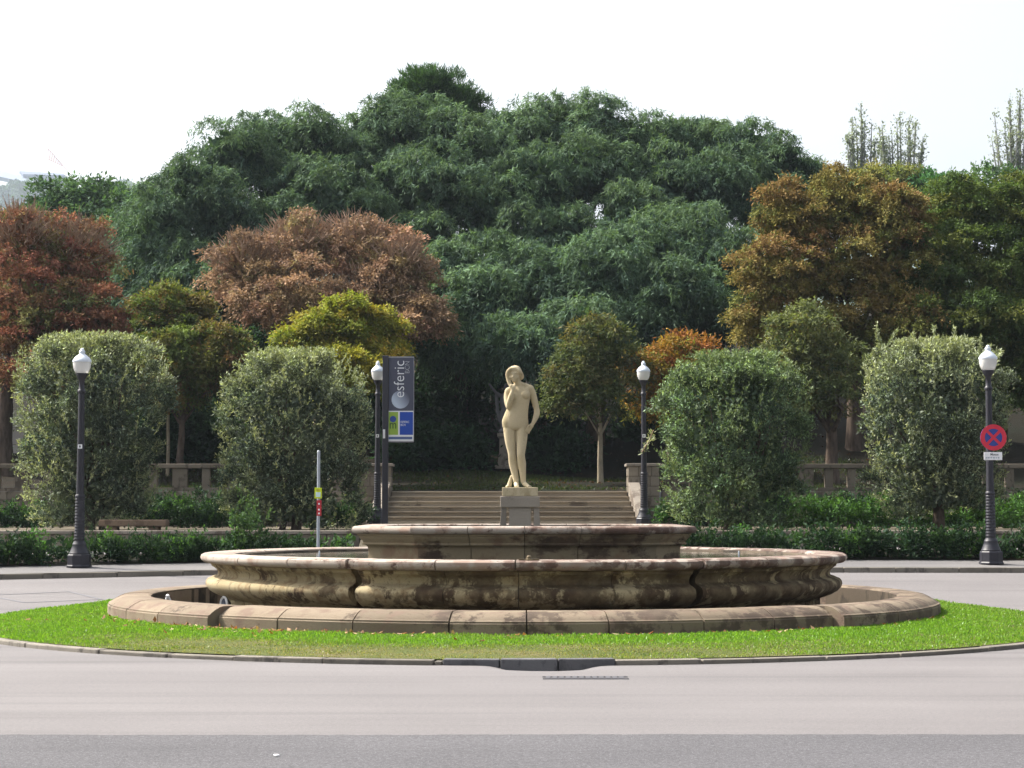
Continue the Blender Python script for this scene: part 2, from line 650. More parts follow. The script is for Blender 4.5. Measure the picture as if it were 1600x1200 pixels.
def stone_wall(name, label, x0, x1, y0, y1, z0, z1, sx, sz, mat, cap=None, capmat=None, cat='wall'):
    """a wall whose face is laid from single blocks round a recessed core"""
    o = empty(name, ((x0 + x1) / 2, y0, z0))
    tag(o, label, cat)
    ox, oy, oz = o.location
    MB().box(x0 + 0.02 - ox, x1 - 0.02 - ox, y0 + 0.02 - oy, y1 - 0.02 - oy, 0, z1 - z0 - 0.01).build('core', STONE_CORE, o)
    rows = max(1, round((z1 - z0) / sz))
    hz = (z1 - z0) / rows
    for r in range(rows):
        x = x0
        while x < x1 - 0.02:
            nx_ = x + sx * random.uniform(0.65, 1.35)
            if x1 - nx_ < sx * 0.5:
                nx_ = x1
            pr = random.uniform(0, 0.012)
            MB().box(x + 0.006 - ox, nx_ - 0.006 - ox, y0 - pr - oy, y1 + pr - oy, r * hz + 0.006, (r + 1) * hz - 0.005).build('stone_block', mat, o, bevel=0.012)
            x = nx_
    if cap:
        x = x0 - cap[0]
        while x < x1 + cap[0] - 0.01:
            nx_ = min(x + cap[2], x1 + cap[0])
            if x1 + cap[0] - nx_ < 0.4:
                nx_ = x1 + cap[0]
            MB().box(x + 0.003 - ox, nx_ - 0.003 - ox, y0 - cap[0] - oy, y1 + cap[0] - oy, z1 - z0, z1 - z0 + cap[1]).build('cap_stone', capmat or mat, o, bevel=0.012)
            x = nx_
    return o


stone_wall('low_wall', 'low stone kerb wall edging the terrace behind the hedge, on the bench side', -16, -3.2, TY - 0.05, TY + 0.25, 0.62, 1.07, 0.9, 0.45, STONE_WALL, (0.04, 0.07, 1.4), STONE_GREY)
stone_wall('low_wall', 'low stone kerb wall edging the terrace behind the hedge, on the no-stopping sign side', 3.2, 16, TY - 0.05, TY + 0.25, 0.62, 1.07, 0.9, 0.45, STONE_WALL, (0.04, 0.07, 1.4), STONE_GREY)

# stairs: seven risers, each step one piece
SXL, SXR = P(612, 768, UY).x, P(980, 768, UY).x
stairs = empty('staircase', ((SXL + SXR) / 2, 50.2, TZ))
tag(stairs, 'broad worn stone staircase rising to the wooded upper lawn behind the statue', 'staircase')
ox = stairs.location.x
for k in range(7):
    y0 = 50.2 + 0.4 * k
    spl = 0.16 * (6 - k) / 6
    za, zb = 0.137 * k, 0.137 * (k + 1)
    m = MB()
    xa, xb = SXL - spl - ox, SXR + spl - ox
    m.box(xa, xb, y0 - 50.2, 2.85, za - 0.003 if k else -0.05, zb - 0.045)
    m.box(xa, xb, y0 - 50.2 - 0.03, 2.85, zb - 0.043, zb)
    m.build('step', STONE_STEP, stairs, bevel=0.008)
for sgn, label in ((-1, 'stone end pier and sloping cheek of the stairs behind the banner pole'), (1, 'stone end pier and sloping cheek of the stairs behind the lamp post without banner')):
    xi = SXL if sgn < 0 else SXR
    pw = 0.86
    x0, x1 = (xi - pw - 0.02, xi - 0.02) if sgn < 0 else (xi + 0.02, xi + pw + 0.02)
    p = stone_wall('stair_pier', label, x0, x1, UY - 0.1, UY + 0.75, TZ, 2.76, 0.42, 0.27, STONE_WALL, (0.05, 0.08, 2), STONE_GREY, 'pier')
    lx = p.location
    cx0, cx1 = (x1 - 0.30, x1 + 0.0) if sgn < 0 else (x0, x0 + 0.30)
    b = 0.16 * sgn
    prof = [(0.0, -0.03), (-2.5, -0.03), (-2.5, 0.16), (-0.0, 1.2)]
    v = [(cx0 - lx.x - b * y / 2.5 * 1.0, y - 0.12, z) for y, z in prof] + [(cx1 - lx.x - b * y / 2.5, y - 0.12, z) for y, z in prof]
    MB().add(v, [(0, 1, 2, 3), (7, 6, 5, 4), (0, 4, 5, 1), (1, 5, 6, 2), (2, 6, 7, 3), (3, 7, 4, 0)]).build('cheek_wall', STONE_GREY, p, bevel=0.01)

# retaining walls with balustrades
for x0, x1, lab in ((-18.0, SXL - 0.95, 'bench side of the stairs'), (SXR + 0.95, 18.0, 'right side of the stairs')):
    stone_wall('retaining_wall', 'stone retaining wall of the upper lawn behind hedges, ' + lab, x0, x1, UY, UY + 0.35, TZ, UZ, 0.55, 0.24, STONE_WALL)
    b = empty('balustrade', ((x0 + x1) / 2, UY + 0.17, UZ))
    tag(b, 'squat stone balustrade with plain square posts, ' + lab, 'balustrade')
    bx = b.location.x
    MB().box(x0 - bx, x1 - bx, -0.14, 0.14, 0.001, 0.10).build('plinth', STONE_BAL, b, bevel=0.01)
    x = x0
    while x < x1 - 0.05:
        nx_ = min(x + 1.9, x1)
        MB().box(x + 0.004 - bx, nx_ - 0.004 - bx, -0.15, 0.15, 0.63, 0.75).build('rail', STONE_BAL, b, bevel=0.015)
        x = nx_
    x = x0 + 0.25
    k = 0
    while x < x1 - 0.15:
        wd = 0.11 if k % 6 else 0.2
        MB().box(x - wd - bx, x + wd - bx, -0.1, 0.1, 0.101, 0.628).build('baluster', STONE_BAL, b, bevel=0.012)
        x += 0.62 if x0 > 0 else 0.72
        k += 1

# ------------------------------------------------------------------ fountain
fo = empty('fountain', (CX, CY, 0))
tag(fo, 'wide weathered stone fountain with three stepped basins on the grass island', 'fountain')


def seg_stone(prof, a0, a1, dr, n, name, mat, parent, gap=0.009, jit=0.005):
    """one stone: the profile swept round the fountain's axis from angle a0 to a1"""
    rm = max(r for r, z in prof)
    a0 += gap / rm
    a1 -= gap / rm
    j = random.uniform(-jit, jit)
    jz = random.uniform(-jit, jit) * 0.5
    k = len(prof)
    v, f = [], []
    for i in range(n + 1):
        a = a0 + (a1 - a0) * i / n
        for r, z in prof:
            v.append(((r + dr + j) * math.sin(a), -(r + dr + j) * math.cos(a), z + jz))
    for i in range(n):
        for q in range(k):
            q2 = (q + 1) % k
            f.append((i * k + q, i * k + q2, (i + 1) * k + q2, (i + 1) * k + q))
    f.append(tuple(range(k)))
    f.append(tuple(n * k + q for q in range(k - 1, -1, -1)))
    return MB().add(v, f).build(name, mat, parent, smooth=42)


def cuts(breaks, step, off=0.0):
    """angles from -pi to pi, always cut at the breaks"""
    out_ = []
    for b0, b1 in zip(breaks, breaks[1:]):
        n = max(1, round((b1 - b0) / step))
        e = [b0 + (b1 - b0) * i / n for i in range(n + 1)]
        e = [e[0]] + [x + random.uniform(-0.12, 0.12) * step for x in e[1:-1]] + [e[-1]]
        out_ += [(e[i], e[i + 1]) for i in range(n)]
    return out_


def arc(fr, to, n, c, r):
    return [(c[0] + r * math.cos(math.radians(fr + (to - fr) * i / n)), c[1] + r * math.sin(math.radians(fr + (to - fr) * i / n))) for i in range(n + 1)]


D2R = math.radians
# outer ring
AR = D2R(41)
RB = [-math.pi, -math.pi + AR, -AR, AR, math.pi - AR, math.pi]
RO = 6.10
ring_prof = [(RO - 0.62, -0.02), (RO, -0.02), (RO, 0.225), (RO - 0.012, 0.235), (RO - 0.012, 0.255), (RO - 0.045, 0.262), (RO - 0.055, 0.275),
             (RO - 0.12, 0.315), (RO - 0.20, 0.35), (RO - 0.27, 0.362), (RO - 0.56, 0.362), (RO - 0.61, 0.345), (RO - 0.62, 0.32)]
core = MB()
v, f = [], []
ob = MB()
nn = 96
cp = [(RO - 0.6, -0.01), (RO - 0.28, -0.01), (RO - 0.28, 0.2), (RO - 0.42, 0.335), (RO - 0.6, 0.335)]
for i in range(nn):
    a = 2 * math.pi * i / nn
    for r, z in cp:
        v.append((r * math.sin(a), -r * math.cos(a), z))
k = len(cp)
for i in range(nn):
    i2 = (i + 1) % nn
    for q in range(k):
        q2 = (q + 1) % k
        f.append((i * k + q, i * k + q2, i2 * k + q2, i2 * k + q))
outer = MB().add(v, f).build('outer_basin', STONE_CORE, fo)
for a0, a1 in cuts(RB, 0.185):
    am = abs((a0 + a1) / 2)
    side = AR < am < math.pi - AR
    seg_stone(ring_prof, a0, a1, 0.02 if side else -0.15, 6, 'coping_stone', STONE_RING, outer)
N = NT('basin_water')
wn = N.noise(geo_pos(N), 5, 4)
b = N.bsdf((0.03, 0.033, 0.022), 0.08, 0.4, wn, 0.12, 0.02)
WATER = N.m
# floor of the outer ring, wet stone with a film of water
pr = [(RO - 0.55, 0.05), (4.2, 0.05)]
v = [(r * math.sin(2 * math.pi * i / 72), -r * math.cos(2 * math.pi * i / 72), z) for i in range(72) for r, z in pr]
MB().add(v, [(2 * i, 2 * ((i + 1) % 72), 2 * ((i + 1) % 72) + 1, 2 * i + 1) for i in range(72)]).build('basin_floor', plain('wet_stone_floor', (0.05, 0.045, 0.035), 0.75, 0.2, scale=3), fo, fix=False)

# middle basin
AM = D2R(26.5)
AS = AM + 0.042
MBK = [-math.pi, -math.pi + AM, -math.pi + AS, -AS, -AM, AM, AS, math.pi - AS, math.pi - AM, math.pi]
RM = 4.97
LT = 0.955
lip_prof = [(RM - 0.50, LT - 0.12), (RM - 0.20, LT - 0.13), (RM - 0.13, LT - 0.135), (RM - 0.05, LT - 0.125), (RM - 0.012, LT - 0.095), (RM, LT - 0.06),
            (RM - 0.012, LT - 0.025), (RM - 0.05, LT - 0.004), (RM - 0.10, LT), (RM - 0.45, LT), (RM - 0.495, LT - 0.02)]
body_prof = [(RM - 0.62, LT - 0.138), (RM - 0.13, LT - 0.138), (RM - 0.155, LT - 0.16), (RM - 0.16, LT - 0.18)]
body_prof += [(RM - 0.195, LT - 0.20), (RM - 0.235, LT - 0.235), (RM - 0.255, LT - 0.275), (RM - 0.25, LT - 0.31), (RM - 0.215, LT - 0.335), (RM - 0.165, LT - 0.345)]   # cove
body_prof += [(RM - 0.155, LT - 0.355), (RM - 0.105, LT - 0.372), (RM - 0.08, LT - 0.405), (RM - 0.075, LT - 0.44), (RM - 0.09, LT - 0.485), (RM - 0.135, LT - 0.535), (RM - 0.21, LT - 0.58), (RM - 0.30, LT - 0.615), (RM - 0.38, LT - 0.635)]  # roll
body_prof += [(RM - 0.405, LT - 0.66), (RM - 0.62, LT - 0.66)]
base_prof = [(RM - 0.85, 0.02), (RM - 0.40, 0.02), (RM - 0.40, LT - 0.664), (RM - 0.85, LT - 0.664)]
cp = [(RM - 0.85, 0.03), (RM - 0.60, 0.03), (RM - 0.60, LT - 0.40), (RM - 0.42, LT - 0.35), (RM - 0.42, LT - 0.03), (RM - 0.48, LT - 0.03)]
v, f = [], []
k = len(cp)
for i in range(nn):
    a = 2 * math.pi * i / nn
    for r, z in cp:
        v.append(((r - 0.33) * math.sin(a), -(r - 0.33) * math.cos(a), z))
for i in range(nn):
    i2 = (i + 1) % nn
    for q in range(k):
        q2 = (q + 1) % k
        f.append((i * k + q, i * k + q2, i2 * k + q2, i2 * k + q))
middle = MB().add(v, f).build('middle_basin', STONE_CORE, fo)


def mid_dr(a0, a1):
    am = abs((a0 + a1) / 2)
    am = min(am, math.pi - am)
    return 0.0 if am < AM else (-0.36 if am < AS else -0.17)


for a0, a1 in cuts(MBK, 0.25):
    seg_stone(lip_prof, a0, a1, mid_dr(a0, a1) * (0.6 if mid_dr(a0, a1) < -0.3 else 1.0), 8, 'lip_stone', STONE_LIP, middle)
for a0, a1 in cuts(MBK, 0.22):
    seg_stone(body_prof, a0, a1, mid_dr(a0, a1), 8, 'body_stone', STONE_BODY, middle, gap=0.005, jit=0.002)
for a0, a1 in cuts(MBK, 0.2):
    seg_stone(base_prof, a0, a1, mid_dr(a0, a1), 6, 'base_stone', STONE_BODY, middle, jit=0.006)
MB().lathe([(RM - 0.6, LT - 0.15), (RM - 0.6, LT - 0.055)], 72).build('basin_water', WATER, fo)

# upper basin: square with cut corners
S0, C0 = 2.46, 0.88


def octo(d):
    s, c = S0 - d, C0 - 0.586 * d
    return [(-(s - c), -s), (s - c, -s), (s, -(s - c)), (s, s - c), (s - c, s), (-(s - c), s), (-s, s - c), (-s, -(s - c))]


def octo_stone(prof, e, t0, t1, name, mat, parent):
    v, f = [], []
    k = len(prof)
    for t in (t0, t1):
        for d, z in prof:
            A, B = octo(d)[e], octo(d)[(e + 1) % 8]
            v.append((A[0] + (B[0] - A[0]) * t, A[1] + (B[1] - A[1]) * t, z))
    for q in range(k):
        q2 = (q + 1) % k
        f.append((q, q2, k + q2, k + q))
    f.append(tuple(range(k)))
    f.append(tuple(k + q for q in range(k - 1, -1, -1)))
    return MB().add(v, f).build(name, mat, parent, smooth=40)


up_lip = [(0.42, 1.255), (0.07, 1.25), (0.035, 1.255), (0.01, 1.275), (0, 1.305), (0.01, 1.335), (0.035, 1.352), (0.07, 1.358), (0.40, 1.358), (0.42, 1.345)]
up_body = [(0.5, 1.246), (0.075, 1.246), (0.078, 1.225), (0.10, 1.215), (0.105, 1.195), (0.13, 1.17), (0.155, 1.145), (0.165, 1.125), (0.15, 1.12), (0.145, 1.105), (0.155, 1.09),
           (0.20, 1.085), (0.225, 1.06), (0.235, 1.03), (0.235, 0.84), (0.5, 0.84)]
upper = MB().prism(octo(0.3), 0.85, 1.2).build('upper_basin', STONE_CORE, fo)
for e in range(8):
    n = 4 if e % 2 == 0 else 2
    eps = 0.0018
    for i in range(n):
        octo_stone(up_lip, e, i / n + eps * (i > 0), (i + 1) / n - eps * (i < n - 1), 'lip_stone', STONE_LIP, upper)
        octo_stone(up_body, e, i / n + eps * (i > 0), (i + 1) / n - eps * (i < n - 1), 'body_stone', STONE_UPPER, upper)
MB().prism(octo(0.41), 1.2, 1.27).build('basin_water', WATER, fo)

# small fittings
def fitting(name, px, py, Y, label):
    p = P(px, py, Y)
    o = empty(name, p)
    tag(o, label, 'nozzle', 'bronze nozzles on the middle rim')
    MB().lathe([(0.055, 0), (0.055, 0.012), (0.03, 0.02), (0.022, 0.05), (0.012, 0.07)], 12).build('spout', BRONZE, o, smooth=40)
    MB().box(-0.09, 0.09, -0.02, 0.02, 0.0, 0.018).build('base_plate', BRONZE, o, bevel=0.004)


def rim_point(a_px, inset):
    x = P(a_px, 868, 25).x - CX
    return x


for px, lab in ((822, 'small bronze nozzle on the middle rim directly in front of the statue'),):
    o = empty('nozzle', (CX + 0.04, CY - (RM - 0.12), LT))
    tag(o, lab, 'nozzle')
    MB().lathe([(0.06, 0), (0.06, 0.014), (0.034, 0.022), (0.03, 0.05), (0.014, 0.062)], 12).build('spout', BRONZE, o, smooth=40)
    MB().box(-0.13, 0.13, -0.03, 0.03, 0.0, 0.02).build('base_plate', BRONZE, o, bevel=0.004)
for sx, lab in ((-2.95, 'thin pale pipe standing in the middle basin near the parking pole'), (3.1, 'thin pale pipe standing in the middle basin on its right side')):
    o = MB().lathe([(0.012, 0), (0.012, 0.16), (0.006, 0.17)], 8).build('water_pipe', STEEL, smooth=40)
    o.location = (CX + sx, CY - 1.2, LT - 0.13)
    tag(o, lab, 'pipe')
# floodlight brackets in the outer ring (left)
pb = P(262, 944, 27.6)
o = empty('floodlight_bracket', (pb.x, pb.y, 0.05))
tag(o, 'white splayed metal bracket standing in the outer basin near its left end', 'bracket')
MB().tube([(-0.13, 0, 0), (0, 0, 0.31)], 0.016, 8).build('leg', WHITE, o)
MB().tube([(0.15, 0, 0), (0.01, 0, 0.30)], 0.016, 8).build('leg', WHITE, o)
MB().lathe([(0.024, 0.285), (0.03, 0.315), (0.0, 0.335)], 10).build('knob', WHITE, o)
pb = P(350, 936, 27.3)
o = empty('underwater_lamp', (pb.x, pb.y, 0.05))
o.rotation_euler = (0, 0, math.radians(-58))
tag(o, 'round white rimmed floodlight lying in the outer basin beside the middle basin foot', 'floodlight')
mm = Matrix.Rotation(math.pi / 2, 4, 'X')
t = MB().lathe([(0.115, -0.02), (0.135, 0.0), (0.115, 0.02), (0.095, 0.0)], 20)
t.v = [tuple((mm @ Vector(p)) + Vector((0, 0, 0.19))) for p in t.v]
t.f = t.f[:-2] + [(60 + q, 60 + (q + 1) % 20, (q + 1) % 20, q) for q in range(20)]
t.build('rim', WHITE, o)
t = MB().lathe([(0.09, -0.005), (0.09, 0.05), (0.05, 0.09)], 16)
t.v = [tuple((mm @ Vector((p[0], p[1], -p[2]))) + Vector((0, 0, 0.19))) for p in t.v]
t.build('glass', plain('lamp_glass', (0.05, 0.06, 0.08), 0.1, 0.5), o)

# ------------------------------------------------------------------ pedestal and statue
ped = empty('pedestal', (P(812.5, 800, 29).x, 29.0, 1.2))
tag(ped, 'grey stone pedestal with open corner brackets standing in the upper basin', 'pedestal')
MB().box(-0.295, 0.295, -0.27, 0.27, 0.42, 0.585).build('top_block', STONE_GREY, ped, bevel=0.012)
MB().box(-0.165, 0.165, -0.235, 0.22, 0.0, 0.418).build('shaft', STONE_GREY, ped, bevel=0.01)
for s in (-1, 1):
    for yy in (-0.24, 0.12):
        prof = [(0.205, 0.0), (0.34, 0.0), (0.318, 0.06), (0.30, 0.16), (0.285, 0.418), (0.205, 0.418)]
        m = MB()
        v = [(s * x, yy, z) for x, z in prof] + [(s * x, yy + 0.12, z) for x, z in prof]
        n = len(prof)
        m.add(v, [tuple(range(n)), tuple(range(2 * n - 1, n - 1, -1))] + [(i, (i + 1) % n, n + (i + 1) % n, n + i) for i in range(n)])
        m.build('bracket', STONE_GREY, ped, bevel=0.008)

st = empty('statue', (ped.location.x, 29.0, 1.788))
tag(st, 'cream stone statue of a standing nude woman holding a lock of hair', 'statue')
MB().box(-0.268, 0.268, -0.25, 0.25, 0.0, 0.132).build('plinth', STONE_STATUE, st, bevel=0.008)
U = 0.00242


def J(x, y, d=0.0):
    return Vector(((x - 292) * U, d, (885 - y) * U))


body = MB()


def ell(x, y, d, rx, ry, rz, tilt=0.0, n=20, mrows=12):
    c = J(x, y, d)
    ca, sa = math.cos(tilt), math.sin(tilt)
    v = []
    for i in range(mrows + 1):
        ph = math.pi * (i + 0.001) / (mrows + 0.002) - math.pi / 2
        for k in range(n):
            th = 2 * math.pi * k / n
            p = Vector((rx * math.cos(ph) * math.cos(th), ry * math.cos(ph) * math.sin(th), rz * math.sin(ph)))
            v.append(c + Vector((p.x * ca - p.z * sa, p.y, p.x * sa + p.z * ca)))
    f = [(i * n + k, i * n + (k + 1) % n, (i + 1) * n + (k + 1) % n, (i + 1) * n + k) for i in range(mrows) for k in range(n)]
    f += [tuple(range(n - 1, -1, -1)), tuple(mrows * n + k for k in range(n))]
    body.add(v, f)


def limb(pts):
    """chain of (x, y, depth, radius): a smoothly tapering limb with round ends"""
    ps = [(J(x, y, d), r) for x, y, d, r in pts]
    fine = []
    n = len(ps)
    for i in range(n - 1):
        p0, p1, p2, p3 = ps[max(i - 1, 0)], ps[i], ps[i + 1], ps[min(i + 2, n - 1)]
        for k in range(6):
            t = k / 6
            cr = lambda a, b_, c, d: 0.5 * ((2 * b_) + (c - a) * t + (2 * a - 5 * b_ + 4 * c - d) * t * t + (3 * b_ - a - 3 * c + d) * t ** 3)
            fine.append((cr(p0[0], p1[0], p2[0], p3[0]), cr(p0[1], p1[1], p2[1], p3[1])))
    fine.append(ps[-1])
    d0 = (fine[1][0] - fine[0][0]).normalized()
    d1 = (fine[-1][0] - fine[-2][0]).normalized()
    A, R = [], []
    for s in (0.98, 0.8, 0.45):
        A.append(fine[0][0] - d0 * fine[0][1] * s)
        R.append(fine[0][1] * math.sqrt(1 - s * s))
    for p, r in fine:
        A.append(p)
        R.append(r)
    for s in (0.45, 0.8, 0.98):
        A.append(fine[-1][0] + d1 * fine[-1][1] * s)
        R.append(fine[-1][1] * math.sqrt(1 - s * s))
    body.tube(A, R, 16)


# torso, one loft of oval sections: (row, centre, half width, half depth, depth of centre)
secs = [(528, 265, 0.150, 0.105, 0.02), (515, 264, 0.185, 0.125, 0.015), (495, 263, 0.198, 0.135, 0.015), (472, 262, 0.200, 0.132, 0.01), (450, 264, 0.190, 0.122, 0.004),
        (425, 269, 0.177, 0.112, 0.0), (400, 275, 0.167, 0.105, 0.0), (375, 280, 0.163, 0.104, 0.002), (345, 284, 0.166, 0.110, 0.004), (315, 286, 0.170, 0.114, 0.006),
        (290, 287, 0.168, 0.102, 0.010), (270, 288, 0.150, 0.082, 0.013), (256, 288, 0.115, 0.062, 0.015), (248, 288, 0.07, 0.045, 0.015)]
fs_ = []
for i in range(len(secs) - 1):
    q0, q1, q2, q3 = (np.array(secs[max(0, min(len(secs) - 1, i + k_))], float) for k_ in (-1, 0, 1, 2))
    for k_ in range(4):
        t = k_ / 4
        fs_.append(0.5 * (2 * q1 + (q2 - q0) * t + (2 * q0 - 5 * q1 + 4 * q2 - q3) * t * t + (3 * q1 - q0 - 3 * q2 + q3) * t ** 3))
fs_.append(np.array(secs[-1], float))
v, f = [], []
nr = 28
for row, cx_, hw_, hd_, dd_ in fs_:
    c = J(cx_, row, dd_)
    for k_ in range(nr):
        th = 2 * math.pi * k_ / nr
        cs_, sn_ = math.cos(th), math.sin(th)
        v.append(c + Vector((hw_ * math.copysign(abs(cs_) ** 0.88, cs_), hd_ * math.copysign(abs(sn_) ** 0.88, sn_), 0)))
for i in range(len(fs_) - 1):
    for k_ in range(nr):
        f.append((i * nr + k_, i * nr + (k_ + 1) % nr, (i + 1) * nr + (k_ + 1) % nr, (i + 1) * nr + k_))
f += [tuple(range(nr - 1, -1, -1)), tuple((len(fs_) - 1) * nr + k_ for k_ in range(nr))]
body.add(v, f)
ell(268, 440, -0.05, 0.11, 0.06, 0.11)               # belly
ell(232, 492, 0.08, 0.095, 0.085, 0.10)
ell(296, 492, 0.08, 0.09, 0.085, 0.10)
ell(326, 308, -0.064, 0.072, 0.068, 0.070)
ell(327, 292, -0.045, 0.062, 0.055, 0.08)
ell(257, 316, -0.064, 0.070, 0.066, 0.068)
ell(258, 298, -0.045, 0.062, 0.055, 0.08)
limb([(288, 240, 0.015, 0.05), (318, 250, 0.012, 0.048), (352, 265, 0.01, 0.054)])   # far shoulder line
limb([(280, 245, 0.015, 0.05), (248, 262, 0.01, 0.048), (220, 285, 0.0, 0.05)])
limb([(290, 262, 0.02, 0.062), (283, 236, 0.01, 0.050), (272, 210, 0.0, 0.049)])    # neck
# head, turned down and to one side
ell(259, 178, -0.005, 0.083, 0.10, 0.105, 0.12)
ell(255, 192, -0.052, 0.060, 0.058, 0.088, 0.12)
ell(254, 219, -0.068, 0.034, 0.036, 0.028)
ell(250, 208, -0.096, 0.024, 0.018, 0.012)
limb([(252, 177, -0.098, 0.011), (248, 190, -0.113, 0.012), (246, 198, -0.124, 0.015)])   # nose
limb([(230, 180, -0.085, 0.012), (240, 174, -0.10, 0.012), (251, 177, -0.10, 0.010)])     # brows
limb([(252, 177, -0.10, 0.010), (266, 172, -0.10, 0.012), (278, 176, -0.085, 0.012)])
ell(238, 184, -0.086, 0.018, 0.012, 0.008)
ell(266, 182, -0.088, 0.018, 0.012, 0.008)
ell(236, 198, -0.068, 0.03, 0.03, 0.03)
ell(273, 197, -0.066, 0.03, 0.03, 0.03)
# hair
ell(259, 165, 0.02, 0.112, 0.118, 0.098, 0.1)
ell(259, 150, 0.0, 0.095, 0.105, 0.068, 0.1)
limb([(262, 142, -0.085, 0.02), (285, 160, -0.075, 0.034), (299, 180, -0.03, 0.038), (302, 196, 0.0, 0.033)])
limb([(258, 142, -0.085, 0.02), (232, 150, -0.075, 0.034), (216, 172, -0.05, 0.034), (218, 205, -0.05, 0.033), (226, 232, -0.07, 0.030), (236, 256, -0.095, 0.025)])
ell(298, 192, 0.04, 0.045, 0.06, 0.05)
ell(270, 205, 0.07, 0.07, 0.06, 0.08)
# right arm (folded, holding the lock)
limb([(222, 283, 0.0, 0.060), (213, 312, -0.01, 0.053), (213, 350, -0.045, 0.047), (221, 384, -0.085, 0.042)])
limb([(221, 384, -0.085, 0.041), (229, 350, -0.13, 0.047), (239, 312, -0.15, 0.040), (246, 284, -0.155, 0.029)])
ell(249, 270, -0.155, 0.038, 0.027, 0.046, -0.1)
for k, (dx, ln) in enumerate(((-13, 0.9), (-7, 1.05), (0, 1.0), (6, 0.85))):
    limb([(249 + dx * 0.9, 262, -0.165 + 0.004 * k, 0.0105), (247 + dx, 262 - 9 * ln, -0.163 + 0.004 * k, 0.0098), (243 + dx * 0.9, 262 - 16 * ln, -0.143, 0.0088)])
limb([(257, 274, -0.155, 0.013), (262, 262, -0.155, 0.0115), (258, 250, -0.145, 0.0095)])
# left arm (hanging, hand on the thigh)
limb([(354, 268, 0.008, 0.063), (370, 300, 0.012, 0.056), (385, 350, 0.025, 0.049), (396, 395, 0.03, 0.042)])
limb([(396, 395, 0.03, 0.043), (397, 425, 0.01, 0.046), (386, 458, -0.025, 0.038), (372, 488, -0.055, 0.028)])
ell(362, 502, -0.07, 0.036, 0.024, 0.045, -0.62)
for k, (dx, dy, ln) in enumerate(((-9, -6, 0.85), (-3, -1, 1.0), (4, 4, 1.05), (10, 8, 0.85))):
    limb([(354 + dx, 510 + dy, -0.085 + 0.006 * k, 0.0105), (345 + dx - 2 * ln, 522 + dy + 4 * ln, -0.095 + 0.006 * k, 0.010), (339 + dx - 3 * ln, 532 + dy + 10 * ln, -0.093 + 0.006 * k, 0.0088)])
limb([(355, 495, -0.085, 0.013), (343, 503, -0.105, 0.0115), (336, 514, -0.11, 0.0095)])
# legs
limb([(226, 490, 0.01, 0.098), (228, 530, 0.0, 0.096), (233, 600, -0.01, 0.083), (241, 660, -0.02, 0.066), (244, 690, -0.022, 0.062), (250, 735, 0.012, 0.067), (259, 790, 0.012, 0.054), (267, 845, 0.0, 0.041)])
limb([(268, 850, 0.015, 0.038), (269, 864, -0.02, 0.038), (270, 873, -0.09, 0.032), (272, 877, -0.135, 0.024)])
for k in range(5):
    limb([(261 + 5.2 * k, 876, -0.125 + abs(k - 3.4) * 0.004, 0.012), (261 + 5.4 * k, 880, -0.16 + abs(k - 3.4) * 0.007, 0.010)])
limb([(302, 490, 0.01, 0.096), (303, 530, -0.01, 0.095), (302, 600, -0.045, 0.080), (298, 660, -0.075, 0.066), (298, 690, -0.075, 0.061), (303, 735, -0.03, 0.064), (308, 790, -0.01, 0.052), (312, 845, 0.0, 0.040)])
limb([(314, 850, 0.01, 0.037), (322, 864, -0.02, 0.036), (336, 873, -0.07, 0.031), (346, 878, -0.105, 0.022)])
for k in range(5):
    limb([(336 + 5.0 * k, 877, -0.115 + k * 0.012, 0.011), (340 + 5.4 * k, 880, -0.14 + k * 0.014, 0.0095)])
limb([(238, 816, 0.03, 0.02), (233, 840, 0.03, 0.028), (226, 868, 0.03, 0.036), (222, 880, 0.03, 0.038)])
ell(213, 878, 0.0, 0.028, 0.06, 0.02)
me = body.mesh('figure', fix=False)
fig = link('figure', me, STONE_STATUE, st, (0, 0, 0.132))
rm = fig.modifiers.new('remesh', 'REMESH')
rm.mode = 'VOXEL'
rm.voxel_size = 0.0052
sm = fig.modifiers.new('smooth', 'SMOOTH')
sm.factor = 0.5
sm.iterations = 4
bpy.context.view_layer.update()
dg = bpy.context.evaluated_depsgraph_get()
me2 = bpy.data.meshes.new_from_object(fig.evaluated_get(dg))
fig.modifiers.clear()
fig.data = me2
me2.name = 'figure'
if not me2.materials:
    me2.materials.append(STONE_STATUE)
me2.polygons.foreach_set('use_smooth', [True] * len(me2.polygons))

# ------------------------------------------------------------------ lamp posts, poles, signs
N = NT('globe_glass')
b = N.bsdf((0.78, 0.78, 0.76), 0.25, 0.5)
b.inputs['Transmission Weight'].default_value = 0.25
b.inputs['Subsurface Weight'].default_value = 0.0
GLASS = N.m
CAPM = plain('lamp_cap_enamel', (0.62, 0.68, 0.76), 0.35, 0.5, var=0.03)
LS = 4.2 / 344.0        # metres per photographed pixel on the near lamps


